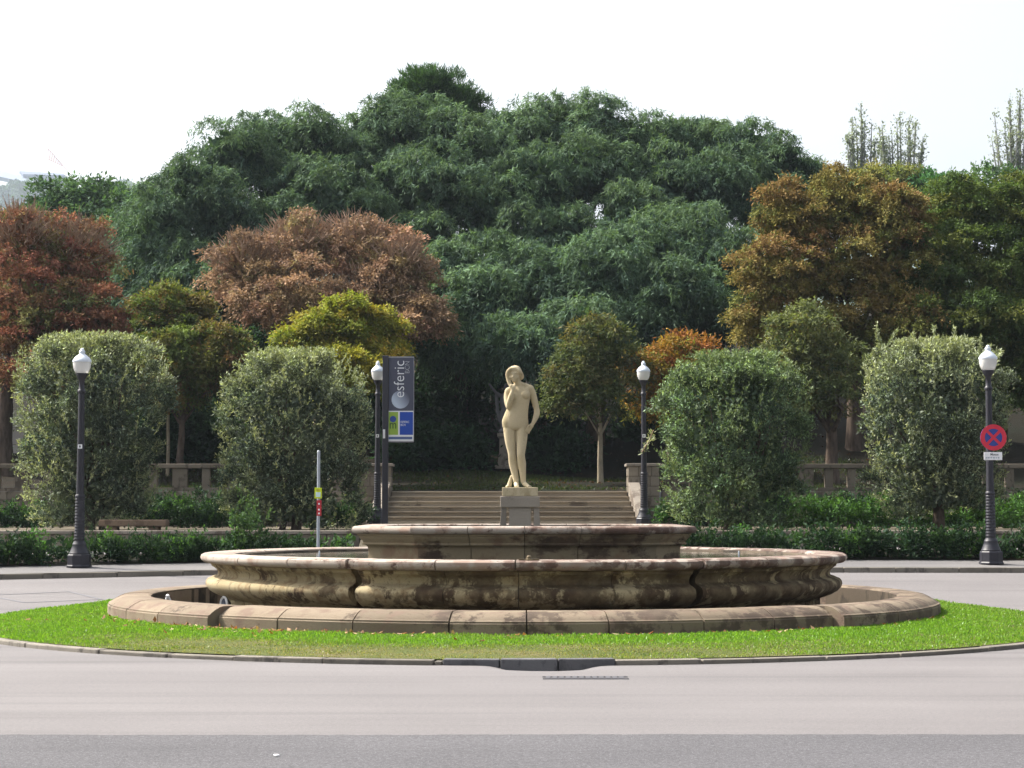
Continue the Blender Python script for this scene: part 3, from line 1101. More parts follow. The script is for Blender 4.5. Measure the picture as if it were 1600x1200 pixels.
def make_lamp(loc, label):
    o = empty('street_lamp', loc)
    tag(o, label, 'street lamp', 'cast iron street lamps round the square')
    k = 1.09
    MB().lathe([(0.215 * k, 0), (0.215 * k, 0.03), (0.20 * k, 0.05), (0.20 * k, 0.23), (0.185 * k, 0.25)], 8, rot=math.pi / 8).build('base', IRON, o, bevel=0.006)
    MB().lathe([(0.165 * k, 0.251), (0.17 * k, 0.27), (0.155 * k, 0.30), (0.135 * k, 0.36), (0.115 * k, 0.42), (0.12 * k, 0.44), (0.105 * k, 0.47), (0.095 * k, 0.50)], 24).build('bell', IRON, o, smooth=40)
    pr_ = [(0.092, 0.5)]
    z = 0.52
    while z < 1.32:
        r = 0.090 - 0.012 * (z - 0.5)
        pr_ += [(r, z), (r + 0.009, z + 0.014), (r + 0.009, z + 0.028), (r, z + 0.042)]
        z += 0.058
    pr_ += [(0.092, 1.34), (0.092, 1.37), (0.078, 1.39)]
    MB().lathe(pr_, 20).build('ribbed_shaft', IRON, o, smooth=45)
    pr_ = []
    n = 14
    m_ = MB()
    v, f = [], []
    lv = [(0.074, 1.39), (0.066, 2.2), (0.058, 3.34), (0.074, 3.35), (0.078, 3.38), (0.066, 3.40), (0.054, 3.42), (0.052, 3.58), (0.066, 3.60), (0.085, 3.64), (0.11, 3.69), (0.11, 3.72)]
    MB().lathe(lv, 16).build('shaft', IRON, o, smooth=40)
    MB().lathe([(0.108, 3.721), (0.127, 3.745), (0.145, 3.785), (0.159, 3.835), (0.167, 3.89), (0.169, 3.935)], 24).build('globe', GLASS, o, smooth=60)
    cap = MB().lathe([(0.174, 3.936), (0.178, 3.955), (0.165, 3.985), (0.13, 4.03), (0.09, 4.065), (0.06, 4.09), (0.05, 4.105), (0.055, 4.12), (0.058, 4.14), (0.045, 4.165), (0.03, 4.18), (0.034, 4.195), (0.018, 4.21)], 24).build('cap', CAPM, o, smooth=50)
    s = MB().box(-0.04, 0.04, -0.0705, -0.066, 2.27, 2.35).build('sticker', WHITE, o)
    MB().box(-0.015, 0.012, -0.0715, -0.0708, 2.29, 2.33).build('print', IRON, s)
    return o


yl = 35.75
lampA = make_lamp((P(123.5, 893, yl).x, yl, g(yl) + KH), 'black cast iron street lamp nearest the stone bench on the far pavement')
yr = 36.4
lampB = copy_tree(lampA)
lampB['label'] = 'cast iron street lamp carrying the round no-stopping sign'
lampB.location = (P(1549, 888, yr).x, yr, g(yr) + KH)
lampC = copy_tree(lampA)
lampC['label'] = 'street lamp standing close beside the dark banner pole'
lampC.location = (P(589.5, 820, 49.0).x, 49.0, TZ)
lampD = copy_tree(lampA)
lampD['label'] = 'street lamp at the right foot of the stairs, next to the clipped tree'
lampD.location = (P(1006.5, 820, 49.0).x, 49.0, TZ)
for L_ in (lampA, lampB):
    L_.scale = (1, 1, (344 / F * L_.location.y) / 4.21 * 0.995)
for L_ in (lampC, lampD):
    L_.scale = (1.0, 1.0, (P(0, 564, 49).z - TZ) / 4.21)

N = NT('sign_red')
N.bsdf((0.55, 0.02, 0.05), 0.35, 0.5)
RED = N.m
N = NT('sign_blue')
N.bsdf((0.02, 0.045, 0.25), 0.35, 0.5)
BLUE = N.m


def flat_mat(name, c, rough=0.5):
    N_ = NT(name)
    N_.bsdf(c, rough, 0.3)
    return N_.m


def text_obj(name, s, size, mat, parent, loc, rot=(math.pi / 2, 0, 0), offset=0.0, sx=1.0, align='LEFT', space=1.0):
    cu = bpy.data.curves.new(name, 'FONT')
    cu.body = s
    cu.size = size
    cu.extrude = 0.0008
    cu.offset = offset
    cu.align_x = align
    cu.space_character = space
    cu.resolution_u = 4
    tmp = bpy.data.objects.new('tmp_text', cu)
    COL.objects.link(tmp)
    bpy.context.view_layer.update()
    me_ = bpy.data.meshes.new_from_object(tmp.evaluated_get(bpy.context.evaluated_depsgraph_get()))
    bpy.data.objects.remove(tmp)
    me_.name = name
    me_.materials.clear()
    o = link(name, me_, mat, parent, loc)
    o.rotation_euler = rot
    o.scale = (sx, 1, 1)
    return o


# no-stopping sign on the right lamp
ps = P(1549, 684, yr)
sg = empty('no_stopping_sign', (ps.x, yr - 0.16, ps.z))
tag(sg, 'round red and blue no-stopping sign strapped to the lamp post', 'traffic sign')


def disc(r0, r1, y, n=40, thick=0.0):
    m_ = MB()
    if r0 == 0:
        v = [(r1 * math.cos(2 * math.pi * k / n), y, r1 * math.sin(2 * math.pi * k / n)) for k in range(n)]
        v += [(a_, y + thick, c_) for a_, b_, c_ in v]
        f = [tuple(range(n)), tuple(range(2 * n - 1, n - 1, -1))] + [(k, (k + 1) % n, n + (k + 1) % n, n + k) for k in range(n)]
    else:
        v = []
        for yy in (y, y + thick):
            for r in (r0, r1):
                v += [(r * math.cos(2 * math.pi * k / n), yy, r * math.sin(2 * math.pi * k / n)) for k in range(n)]
        f = []
        for k in range(n):
            k2 = (k + 1) % n
            f += [(k, k2, n + k2, n + k), (2 * n + k, 3 * n + k, 3 * n + k2, 2 * n + k2), (k, 2 * n + k, 2 * n + k2, k2), (n + k, n + k2, 3 * n + k2, 3 * n + k)]
    return m_.add(v, f)


disc(0, 0.245, 0.0, thick=0.02).build('plate', BLUE, sg)
disc(0.165, 0.247, -0.006, thick=0.005).build('red_ring', RED, sg)
for s in (-1, 1):
    m_ = MB()
    m_.box(-0.175, 0.175, -0.0055 - 0.0006 * (s > 0), -0.001, -0.026, 0.026, Matrix.Rotation(s * math.pi / 4, 4, 'Y'))
    m_.build('red_bar', RED, sg)
MB().box(-0.03, 0.03, 0.021, 0.15, -0.05, -0.02).box(-0.08, 0.08, 0.10, 0.13, -0.06, -0.01).build('clamp', STEEL, sg)
pl = P(1548.5, 713, yr)
pt = empty('sign_plate', (pl.x, yr - 0.16, pl.z))
tag(pt, 'small white supplementary plate with dark lettering under the no-stopping sign', 'sign')
MB().box(-0.172, 0.172, 0, 0.015, -0.075, 0.075).build('plate', WHITE, pt, bevel=0.003)
DKGREY = flat_mat('dark_print', (0.08, 0.09, 0.1))
GREYP = flat_mat('grey_print', (0.35, 0.4, 0.45))
text_obj('lettering', 'Motos', 0.06, DKGREY, pt, (-0.055, -0.002, 0.012), offset=0.001)
m_ = MB()
xx = -0.14
random.seed(3)
while xx < 0.13:
    wd = random.uniform(0.015, 0.045)
    m_.box(xx, xx + wd, -0.002, -0.0005, -0.045, -0.022 + random.uniform(0, 0.008))
    xx += wd + random.uniform(0.006, 0.02)
m_.build('small_print', GREYP, pt)
MB().box(-0.03, 0.03, 0.016, 0.15, -0.02, 0.02).build('clamp', STEEL, pt)

# banner pole
YB = 48.0
pbx = P(602, 700, YB).x
bp = empty('banner_pole', (pbx, YB, TZ))
tag(bp, 'tall dark grey steel pole carrying the vertical exhibition banner', 'pole')
POLE = plain('dark_grey_paint', (0.035, 0.035, 0.048), 0.5, 0.4)
toph = P(602, 556, YB).z - TZ
MB().box(-0.075, 0.075, -0.06, 0.06, 0.015, toph).build('pole', POLE, bp, bevel=0.012)
MB().box(-0.17, 0.17, -0.17, 0.17, 0.0, 0.014).build('base_plate', POLE, bp)
MB().box(-0.055, 0.0, -0.064, -0.061, P(0, 685, YB).z - TZ, P(0, 671, YB).z - TZ).build('notice', WHITE, bp)
z0b, z1b = P(0, 689, YB).z, P(0, 559, YB).z
bw = 39 / F * YB
bn = empty('banner', (pbx + 0.08, YB, z0b))
tag(bn, 'upright slate banner lettered esferic over a lime and blue panel', 'banner')
bh = z1b - z0b
MB().box(0, bw, -0.02, 0.02, 0, bh).build('panel', flat_mat('banner_slate', (0.075, 0.08, 0.12)), bn, bevel=0.004)
MB().box(-0.012, bw + 0.01, -0.025, 0.025, bh, bh + 0.03).box(-0.012, bw + 0.01, -0.025, 0.025, -0.03, 0).box(bw, bw + 0.012, -0.025, 0.025, 0.001, bh - 0.001).build('frame', plain('banner_frame', (0.3, 0.3, 0.33), 0.4, 0.5), bn)
FACE = -0.0215
LETT = flat_mat('banner_white', (0.78, 0.8, 0.84))


def bz(py):
    return (689 - py) / 130.0 * bh


def bxx(px):
    return (px - 606) / 39.0 * bw


ROT_UP = (math.pi / 2, -math.pi / 2, 0)
te = text_obj('lettering', 'esferic', 0.40, LETT, bn, (bxx(630.3), FACE - 0.003, bz(622)), ROT_UP, offset=-0.004)
te.scale = ((bz(564) - bz(622)) / max(1e-3, te.data.vertices and (max(v_.co.x for v_ in te.data.vertices))), 0.95, 1)
tb = text_obj('small_lettering', 'BCN', 0.17, LETT, bn, (bxx(638.5), FACE - 0.003, bz(584)), ROT_UP, offset=-0.005)
tb.scale = ((bz(565) - bz(584)) / max(1e-3, max(v_.co.x for v_ in tb.data.vertices)), 1.0, 1)
# printed ball (flat print with its own tone)
N = NT('printed_ball')
tc = N.n('ShaderNodeTexCoord').outputs['Generated']
gr = N.n('ShaderNodeTexGradient', gradient_type='LINEAR')
mp = N.n('ShaderNodeMapping')
mp.inputs['Rotation'].default_value = (0, math.radians(-60), 0)
mp.inputs['Location'].default_value = (0.0, 0, 0)
N.l(tc, mp.inputs[0])
N.l(mp.outputs[0], gr.inputs[0])
sx = N.n('ShaderNodeSeparateXYZ')
N.l(tc, sx.inputs[0])
ff = N.math('ADD', N.math('MULTIPLY', sx.outputs[0], 0.65), N.math('MULTIPLY', sx.outputs[2], 0.5))
N.bsdf(N.ramp(ff, [(0.3, (0.5, 0.58, 0.7)), (0.6, (0.3, 0.34, 0.45)), (0.95, (0.1, 0.105, 0.15))]), 0.5, 0.3)
dd = disc(0, 14 / 39.0 * bw, FACE - 0.001, thick=0.0008)
dd.build('printed_ball', N.m, bn, loc=(bxx(624.5), 0, bz(624.5)))
MB().box(0.0, bw, FACE - 0.001, FACE + 0.0005, 0.0, bz(642)).build('white_panel', LETT, bn)
MB().box(0.004, bxx(621), FACE - 0.003, FACE - 0.0015, bz(679.5), bz(643.8)).build('lime_panel', flat_mat('banner_lime', (0.30, 0.45, 0.07)), bn)
MB().box(bxx(623.5), bw - 0.012, FACE - 0.003, FACE - 0.0015, bz(679.5), bz(643.8)).build('blue_panel', flat_mat('banner_blue', (0.02, 0.075, 0.42)), bn)
disc(0, 5.0 / 39.0 * bw, FACE - 0.005, thick=0.001).build('blue_dot', flat_mat('banner_blue_dot', (0.03, 0.07, 0.3)), bn, loc=(bxx(613), 0, bz(655)))
text_obj('lettering', 'm', 0.3, flat_mat('banner_green', (0.06, 0.13, 0.03)), bn, (bxx(607.2), FACE - 0.005, bz(669.5)), sx=0.8, offset=0.004)
text_obj('small_lettering', 'ESFERIC\nBCN', 0.075, LETT, bn, (bxx(624.7), FACE - 0.005, bz(661)), sx=0.85)
MB().box(0.004, bw - 0.03, FACE - 0.003, FACE - 0.0015, bz(686.5), bz(682.5)).build('blue_strip', flat_mat('banner_strip', (0.1, 0.15, 0.33)), bn)

# slim parking pole
YP = 36.9
pp = empty('sign_pole', (P(497, 880, YP).x, YP, g(YP) + KH))
tag(pp, 'slim galvanised pole with small yellow-green and red tags', 'sign pole')
zt = P(0, 705, YP).z - pp.location.z
MB().lathe([(0.031, 0), (0.031, zt), (0.02, zt + 0.012)], 12).build('pole', STEEL, pp, smooth=40)
rel = lambda py: P(0, py, YP).z - pp.location.z
YELG = flat_mat('tag_yellow_green', (0.55, 0.68, 0.03))
t_ = MB().box(-0.072, 0.066, -0.043, -0.033, rel(779), rel(762)).build('yellow_tag', YELG, pp, bevel=0.003)
MB().box(-0.048, 0.042, -0.0455, -0.0436, rel(776.5), rel(769)).build('pale_print', flat_mat('tag_pale', (0.55, 0.72, 0.72)), t_)
MB().box(-0.035, 0.03, -0.0455, -0.0436, rel(767), rel(764.5)).build('number_print', flat_mat('tag_olive', (0.45, 0.4, 0.05)), t_)
t_ = MB().box(-0.03, 0.062, -0.045, -0.033, rel(806), rel(781.5)).build('red_tag', flat_mat('tag_red', (0.42, 0.03, 0.04)), pp, bevel=0.003)
for za, zb in ((803.5, 801), (797.5, 795), (788.5, 786)):
    MB().box(0.0, 0.03, -0.0475, -0.0456, rel(za), rel(zb)).build('pale_print', LETT, t_)

# stone bench
YN = 42.6
b0, b1 = P(157, 826, YN), P(262, 812, YN)
bc = empty('stone_bench', ((b0.x + b1.x) / 2, YN, TZ))
tag(bc, 'plain backless stone bench on the terrace behind the hedge', 'bench')
hw = (b1.x - b0.x) / 2
BENCH = stone('bench_stone', (0.22, 0.155, 0.105), (0.29, 0.21, 0.15), (0.12, 0.085, 0.06), 0.2, 3.0)
MB().box(-hw, hw, -0.22, 0.22, 0.09, b1.z - TZ).build('seat', BENCH, bc, bevel=0.025)
for s in (-1, 1):
    MB().box(s * hw * 0.62 - 0.11, s * hw * 0.62 + 0.11, -0.16, 0.16, 0, 0.088).build('leg', BENCH, bc, bevel=0.012)

# pale statue on a pier in the shade of the trees
YF = 61.0
pf = P(788, 748, YF)
fp = empty('garden_pedestal', (pf.x, YF, hill_z(pf.x, YF) - 0.02))
tag(fp, 'slender grey stone pedestal in the shade behind the main statue', 'pedestal')
zt = P(0, 677, YF).z - fp.location.z
MB().box(-0.3, 0.3, -0.3, 0.3, 0, 0.12).build('base', STONE_GREY, fp, bevel=0.01)
MB().lathe([(0.33, 0.121), (0.30, 0.2), (0.23, 0.5), (0.215, zt - 0.16)], 4, rot=math.pi / 4).build('shaft', STONE_GREY, fp)
MB().lathe([(0.25, zt - 0.158), (0.32, zt - 0.1), (0.32, zt)], 4, rot=math.pi / 4).build('capital', STONE_GREY, fp)
fs = empty('garden_statue', (pf.x + 0.05, YF, fp.location.z + zt))
tag(fs, 'dim draped stone figure with raised arm, half hidden behind the main statue', 'statue')
mb0 = body
body = MB()
U_old = U


def J(x, y, d=0.0):
    return Vector((x, d, y))


ell(0, 0.45, 0, 0.2, 0.17, 0.5)
ell(0, 1.0, 0, 0.19, 0.13, 0.32)
ell(0.02, 1.48, 0, 0.085, 0.1, 0.12)
limb([(0.0, 1.15, 0, 0.07), (0.02, 1.3, 0, 0.055), (0.02, 1.4, 0, 0.05)])
limb([(-0.17, 1.2, 0, 0.07), (-0.3, 1.28, -0.05, 0.05), (-0.42, 1.42, -0.08, 0.042), (-0.52, 1.55, -0.1, 0.035)])
limb([(0.17, 1.2, 0, 0.07), (0.26, 1.0, -0.05, 0.05), (0.2, 0.8, -0.15, 0.04)])
limb([(-0.3, 1.27, 0, 0.05), (-0.29, 1.0, 0.0, 0.06), (-0.26, 0.7, 0, 0.05), (-0.22, 0.4, 0, 0.03)])
ell(0, 0.06, 0, 0.24, 0.22, 0.1)
me = body.mesh('figure', fix=False)
fg = link('figure', me, plain('pale_marble', (0.13, 0.13, 0.14), 0.8, 0.2), fs)
rmod = fg.modifiers.new('remesh', 'REMESH')
rmod.mode = 'VOXEL'
rmod.voxel_size = 0.02
bpy.context.view_layer.update()
me2 = bpy.data.meshes.new_from_object(fg.evaluated_get(bpy.context.evaluated_depsgraph_get()))
fg.modifiers.clear()
fg.data = me2
me2.polygons.foreach_set('use_smooth', [True] * len(me2.polygons))

# ------------------------------------------------------------------ vegetation tools
def leaf_mesh(name, pos, axis, side, L, W, tint, mat, parent=None, fold=0.18):
    """one four-cornered leaf at each place; tint = the leaf's own colour"""
    n = len(pos)
    axis = axis / np.linalg.norm(axis, axis=1, keepdims=True)
    side = side - axis * np.sum(side * axis, axis=1, keepdims=True)
    side = side / np.maximum(np.linalg.norm(side, axis=1, keepdims=True), 1e-6)
    nor = np.cross(axis, side)
    L = np.broadcast_to(L, (n,))[:, None]
    W = np.broadcast_to(W, (n,))[:, None]
    v = np.empty((n, 4, 3), np.float32)
    v[:, 0] = pos
    v[:, 1] = pos + axis * L * 0.45 + side * W * 0.5 + nor * W * fold
    v[:, 2] = pos + axis * L - nor * L * 0.12
    v[:, 3] = pos + axis * L * 0.45 - side * W * 0.5 + nor * W * fold
    me_ = bpy.data.meshes.new(name)
    me_.vertices.add(n * 4)
    me_.vertices.foreach_set('co', v.ravel())
    me_.loops.add(n * 4)
    me_.loops.foreach_set('vertex_index', np.arange(n * 4, dtype=np.int32))
    me_.polygons.add(n)
    me_.polygons.foreach_set('loop_start', np.arange(0, n * 4, 4, dtype=np.int32))
    me_.polygons.foreach_set('loop_total', np.full(n, 4, dtype=np.int32))
    at = me_.attributes.new('tint', 'FLOAT_COLOR', 'POINT')
    c = np.ones((n, 4, 4), np.float32)
    c[:, :, :3] = np.clip(tint, 0.003, 0.9)[:, None, :]
    at.data.foreach_set('color', c.ravel())
    me_.update()
    return link(name, me_, mat, parent)


def unit(v):
    return v / np.maximum(np.linalg.norm(v, axis=-1, keepdims=True), 1e-9)


def rsph(n):
    return unit(RNG.normal(size=(n, 3)))


def pick_tint(n, pal, jit):
    pal = np.array(pal, float)
    k = RNG.integers(0, len(pal), n)
    t = RNG.random((n, 1)) * 0.6
    c = pal[k] * (1 - t) + pal[RNG.integers(0, len(pal), n)] * t
    return c * np.exp(RNG.normal(0, jit, (n, 1)))


def sprays_to_leaves(S, D, C, per, Ls, spread, droop, L, W, leafdroop, upbias=1.0):
    n = len(S)
    idx = np.repeat(np.arange(n), per)
    t = RNG.random((n * per, 1))
    D_ = D[idx]
    p = S[idx] + D_ * Ls * t + RNG.normal(0, spread, (n * per, 3)) * (0.4 + 0.6 * t)
    p[:, 2] -= droop * (t[:, 0] ** 2) * Ls
    ax = D_ * 0.55 + RNG.normal(0, 0.6, (n * per, 3))
    ax[:, 2] -= leafdroop
    up = RNG.normal(0, 0.55, (n * per, 3))
    up[:, 2] += upbias
    sd = np.cross(unit(ax), unit(up))
    c = C[idx] * np.exp(RNG.normal(0, 0.16, (n * per, 1)))
    Lr = L * RNG.uniform(0.65, 1.25, n * per)
    return p, ax, sd, Lr, W * (Lr / L), c


def cat(parts):
    return [np.concatenate(x) for x in zip(*parts)]


def crown(name, blobs, parent, pal, mat, clumps=24, sprays=26, per=11, Ls=0.5, spread=0.09, droop=0.5, L=0.26, W=0.07, leafdroop=0.5,
          clump_r=0.36, flat=0.75, fill=500, hollow=0.6, inset=0.80, under=-0.15, fl=0.42, dens=None, pal_top=None):
    """a crown: blobs (centre, radii) carry clumps, clumps carry sprays, sprays carry leaves; gaps stay between the clumps"""
    parts = []
    sprays0, fill0 = sprays, fill
    for bi, (B, R) in enumerate(blobs):
        q_ = dens[bi] if dens and bi < len(dens) else 1.0
        sprays, fill = max(3, int(sprays0 * q_)), int(fill0 * q_ ** 2)
        B = np.array(B, float)
        R = np.array(R, float)
        u = rsph(clumps * 3)
        # spread the clump directions evenly, a few underneath
        keep = [u[0]]
        for q in u[1:]:
            if q[2] > -0.75 and min(np.sum((np.array(keep) - q) ** 2, axis=1)) > 1.9 / clumps ** 0.96 * 2.2:
                keep.append(q)
            if len(keep) >= clumps:
                break
        u = np.array(keep)
        nc = len(u)
        cc = B + u * R * RNG.uniform(inset - 0.24, inset + 0.2, (nc, 1))
        cr = R.min() * clump_r * RNG.uniform(0.7, 1.35, (nc, 1)) * np.array([1.15, 1.15, flat])
        ct = pick_tint(nc, pal, 0.12)
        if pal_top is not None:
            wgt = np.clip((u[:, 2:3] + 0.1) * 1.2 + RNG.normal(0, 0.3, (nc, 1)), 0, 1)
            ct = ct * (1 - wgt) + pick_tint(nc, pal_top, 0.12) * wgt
        k = np.repeat(np.arange(nc), sprays)
        w_ = rsph(nc * sprays)
        w_[:, 2] = np.where(w_[:, 2] < under, -w_[:, 2], w_[:, 2])
        S = cc[k] + w_ * cr[k] * RNG.uniform(hollow, 1.0, (nc * sprays, 1))
        D = unit(w_ * 0.8 + u[k] * 0.5 + RNG.normal(0, 0.35, (nc * sprays, 3)))
        Cc = ct[k] * np.exp(RNG.normal(0, 0.16, (nc * sprays, 1)))
        alt = RNG.random(nc * sprays) < 0.25
        Cc[alt] = pick_tint(alt.sum(), pal, 0.15)
        parts.append(sprays_to_leaves(S, D, Cc, per, Ls, spread, droop, L, W, leafdroop))
        if fill:
            q = rsph(fill) * R * (RNG.random((fill, 1)) ** 0.5) * 0.66
            parts.append((B + q, rsph(fill), rsph(fill), np.full(fill, fl), np.full(fill, fl * 0.6), pick_tint(fill, pal, 0.15) * 0.9))  # inner leaves tinted darker: the crown's inner shade put into their colour
    p, ax, sd, L_, W_, c = cat(parts)
    return leaf_mesh(name, p, ax, sd, L_, W_, c, mat, parent)


def limbs_for(base, topz, blobs, r0, lean=0.0, n=9, seed=0):
    rs = random.Random(seed)
    m = MB()
    hub = Vector((base[0] + lean, base[1], topz))
    b = Vector(base)
    m.tube([b - Vector((0, 0, 0.3)), b + Vector((0, 0, 0.12)), b.lerp(hub, 0.35) + Vector((rs.uniform(-.06, .06), 0, 0)), b.lerp(hub, 0.7), hub], [r0 * 1.45, r0 * 1.12, r0 * 0.95, r0 * 0.85, r0 * 0.72], 12)
    for i, (B, R) in enumerate(blobs):
        for q in range(max(1, n // max(1, len(blobs)))):
            u = unit(RNG.normal(size=3))
            end = Vector(B) + Vector((u[0] * R[0], u[1] * R[1], abs(u[2]) * R[2])) * 0.62
            st_ = b.lerp(hub, rs.uniform(0.75, 1.0))
            mid = st_.lerp(end, 0.45) + Vector((rs.uniform(-.25, .25), rs.uniform(-.25, .25), 0.15))
            r = r0 * rs.uniform(0.3, 0.5)
            m.tube([st_, mid, end], [r, r * 0.62, r * 0.18], 7)
            for z in range(2):
                u2 = unit(RNG.normal(size=3))
                e2 = mid + Vector((u2[0] * R[0], u2[1] * R[1], abs(u2[2]) * R[2])) * 0.6
                m.tube([mid, mid.lerp(e2, 0.5) + Vector((0, 0, 0.1)), e2], [r * 0.45, r * 0.3, r * 0.1], 5)
    return m


def pxblobs(lst, depth=0.85):
    out_ = []
    for cx, cy, hw_, hh, Y in lst:
        c = P(cx, cy, Y)
        s = Y / F
        out_.append(((c.x, c.y, c.z), (hw_ * s, max(hw_, hh) * s * depth, hh * s)))
    return out_


def tree(name, label, lst, trunk_px, trunk_Y, trunk_r, pal, mat=None, bark=None, group=None, hub_py=None, cat_='tree', depth=0.85, twigs=0, twig_px=None, limb_n=9, **kw):
    blobs = pxblobs(lst, depth)
    x = (trunk_px - 800) / F * trunk_Y
    z = hill_z(x, trunk_Y)
    o = empty(name, (x, trunk_Y, z))
    tag(o, label, cat_, group)
    loc = np.array(o.location)
    lb = [(tuple(np.array(B) - loc), R) for B, R in blobs]
    zlow = min(B[2] - R[2] * 0.3 for B, R in lb) if hub_py is None else P(0, hub_py, trunk_Y).z - z
    limbs_for((0, 0, 0), max(zlow, 0.6), lb, trunk_r, n=limb_n, seed=int(trunk_px)).build('trunk', bark or BARK, o, smooth=60, fix=False)
    crown('crown', lb, o, pal, mat or LEAF, **kw)
    if twigs:
        m = MB()
        for q in range(twigs):
            B, R = lb[random.randrange(len(lb))] if twig_px is None else lb[random.choice(twig_px)]
            u = rsph(1)[0]
            u[2] = abs(u[2]) * 1.2 + 0.1
            u = u / np.linalg.norm(u)
            s_ = Vector(B) + Vector(u * np.array(R)) * random.uniform(0.45, 0.7)
            e_ = Vector(B) + Vector(u * np.array(R)) * random.uniform(0.98, 1.2)
            e_ += Vector((random.uniform(-.15, .15), random.uniform(-.15, .15), random.uniform(0, .2)))
            mid = s_.lerp(e_, 0.5) + Vector((random.uniform(-.1, .1), random.uniform(-.1, .1), 0))
            m.tube([s_, mid, e_], [0.028, 0.02, 0.009], 3, cap=False)
            for z_ in range(2):
                e2 = mid + Vector((random.uniform(-.3, .3), random.uniform(-.3, .3), random.uniform(0.1, .4)))
                m.tube([mid, e2], [0.016, 0.007], 3, cap=False)
        m.build('twigs', TWIG, o, fix=False)['kind'] = 'stuff'
    return o


TWIG = bark_mat('twig_bark', (0.26, 0.18, 0.13), (0.42, 0.31, 0.23))
BLUEGREEN = [(0.048, 0.09, 0.064), (0.06, 0.108, 0.07), (0.07, 0.12, 0.066), (0.04, 0.076, 0.058)]  # leaf green blued: the tint of haze and shade put into the colour
TOPGREEN_LIT = [(0.1035, 0.1667, 0.08625), (0.0897, 0.1495, 0.08625)]  # lighter palette that paints sun onto the upper clumps
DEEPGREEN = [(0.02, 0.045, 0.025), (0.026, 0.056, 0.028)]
feather = dict(clumps=20, sprays=30, per=16, Ls=0.55, spread=0.06, droop=1.15, L=0.21, W=0.04, leafdroop=1.15, clump_r=0.37, flat=0.95, fill=1200, pal_top=TOPGREEN_LIT, limb_n=14)
GB = 'tall feathery green trees massed behind the stairs'
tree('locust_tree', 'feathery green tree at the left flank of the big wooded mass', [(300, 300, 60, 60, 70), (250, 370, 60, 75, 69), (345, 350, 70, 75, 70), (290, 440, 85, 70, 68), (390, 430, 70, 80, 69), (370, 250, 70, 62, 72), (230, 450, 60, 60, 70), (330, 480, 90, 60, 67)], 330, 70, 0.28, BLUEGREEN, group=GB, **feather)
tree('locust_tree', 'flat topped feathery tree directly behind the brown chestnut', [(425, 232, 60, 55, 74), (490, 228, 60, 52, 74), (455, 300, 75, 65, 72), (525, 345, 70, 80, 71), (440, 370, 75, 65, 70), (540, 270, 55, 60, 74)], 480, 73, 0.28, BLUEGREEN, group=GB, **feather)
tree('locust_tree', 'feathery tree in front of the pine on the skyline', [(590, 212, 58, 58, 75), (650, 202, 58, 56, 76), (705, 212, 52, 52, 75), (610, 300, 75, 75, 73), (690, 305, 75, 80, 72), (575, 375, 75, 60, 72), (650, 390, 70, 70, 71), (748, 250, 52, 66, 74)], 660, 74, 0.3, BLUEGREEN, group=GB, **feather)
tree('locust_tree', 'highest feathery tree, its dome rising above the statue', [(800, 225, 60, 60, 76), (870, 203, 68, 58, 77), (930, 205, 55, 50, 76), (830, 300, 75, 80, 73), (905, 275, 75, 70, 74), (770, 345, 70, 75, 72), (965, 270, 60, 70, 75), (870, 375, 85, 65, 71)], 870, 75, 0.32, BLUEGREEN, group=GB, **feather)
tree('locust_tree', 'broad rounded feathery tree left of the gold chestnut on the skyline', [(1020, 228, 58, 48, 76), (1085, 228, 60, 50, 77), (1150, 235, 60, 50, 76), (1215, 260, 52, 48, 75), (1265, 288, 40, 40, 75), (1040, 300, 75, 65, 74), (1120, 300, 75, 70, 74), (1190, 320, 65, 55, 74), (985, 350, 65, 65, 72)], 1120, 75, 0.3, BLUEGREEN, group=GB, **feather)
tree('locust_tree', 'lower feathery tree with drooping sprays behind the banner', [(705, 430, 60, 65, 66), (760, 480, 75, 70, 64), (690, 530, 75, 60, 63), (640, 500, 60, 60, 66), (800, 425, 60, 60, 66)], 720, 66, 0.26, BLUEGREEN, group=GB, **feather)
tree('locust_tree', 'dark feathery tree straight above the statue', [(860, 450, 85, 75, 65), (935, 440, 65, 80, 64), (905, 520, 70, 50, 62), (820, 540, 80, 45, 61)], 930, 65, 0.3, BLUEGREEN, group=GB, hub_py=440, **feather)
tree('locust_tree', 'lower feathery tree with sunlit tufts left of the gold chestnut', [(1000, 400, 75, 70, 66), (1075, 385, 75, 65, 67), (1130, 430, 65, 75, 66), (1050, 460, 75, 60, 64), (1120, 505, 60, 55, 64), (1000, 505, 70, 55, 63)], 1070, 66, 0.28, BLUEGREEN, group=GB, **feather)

# pine on the skyline
PINE = [(0.042, 0.09, 0.036), (0.06, 0.114, 0.042), (0.036, 0.078, 0.042)]
tree('pine_tree', 'dark pine whose tufted top pokes above all the other trees', [(690, 150, 48, 36, 84), (640, 160, 38, 26, 84), (730, 172, 26, 22, 84), (665, 135, 40, 22, 84), (700, 200, 60, 30, 84)], 690, 84, 0.25, PINE,
     clumps=18, sprays=20, per=14, Ls=0.35, spread=0.05, droop=0.0, L=0.3, W=0.04, leafdroop=-0.3, clump_r=0.38, fill=250, mat=LEAF_DULL)
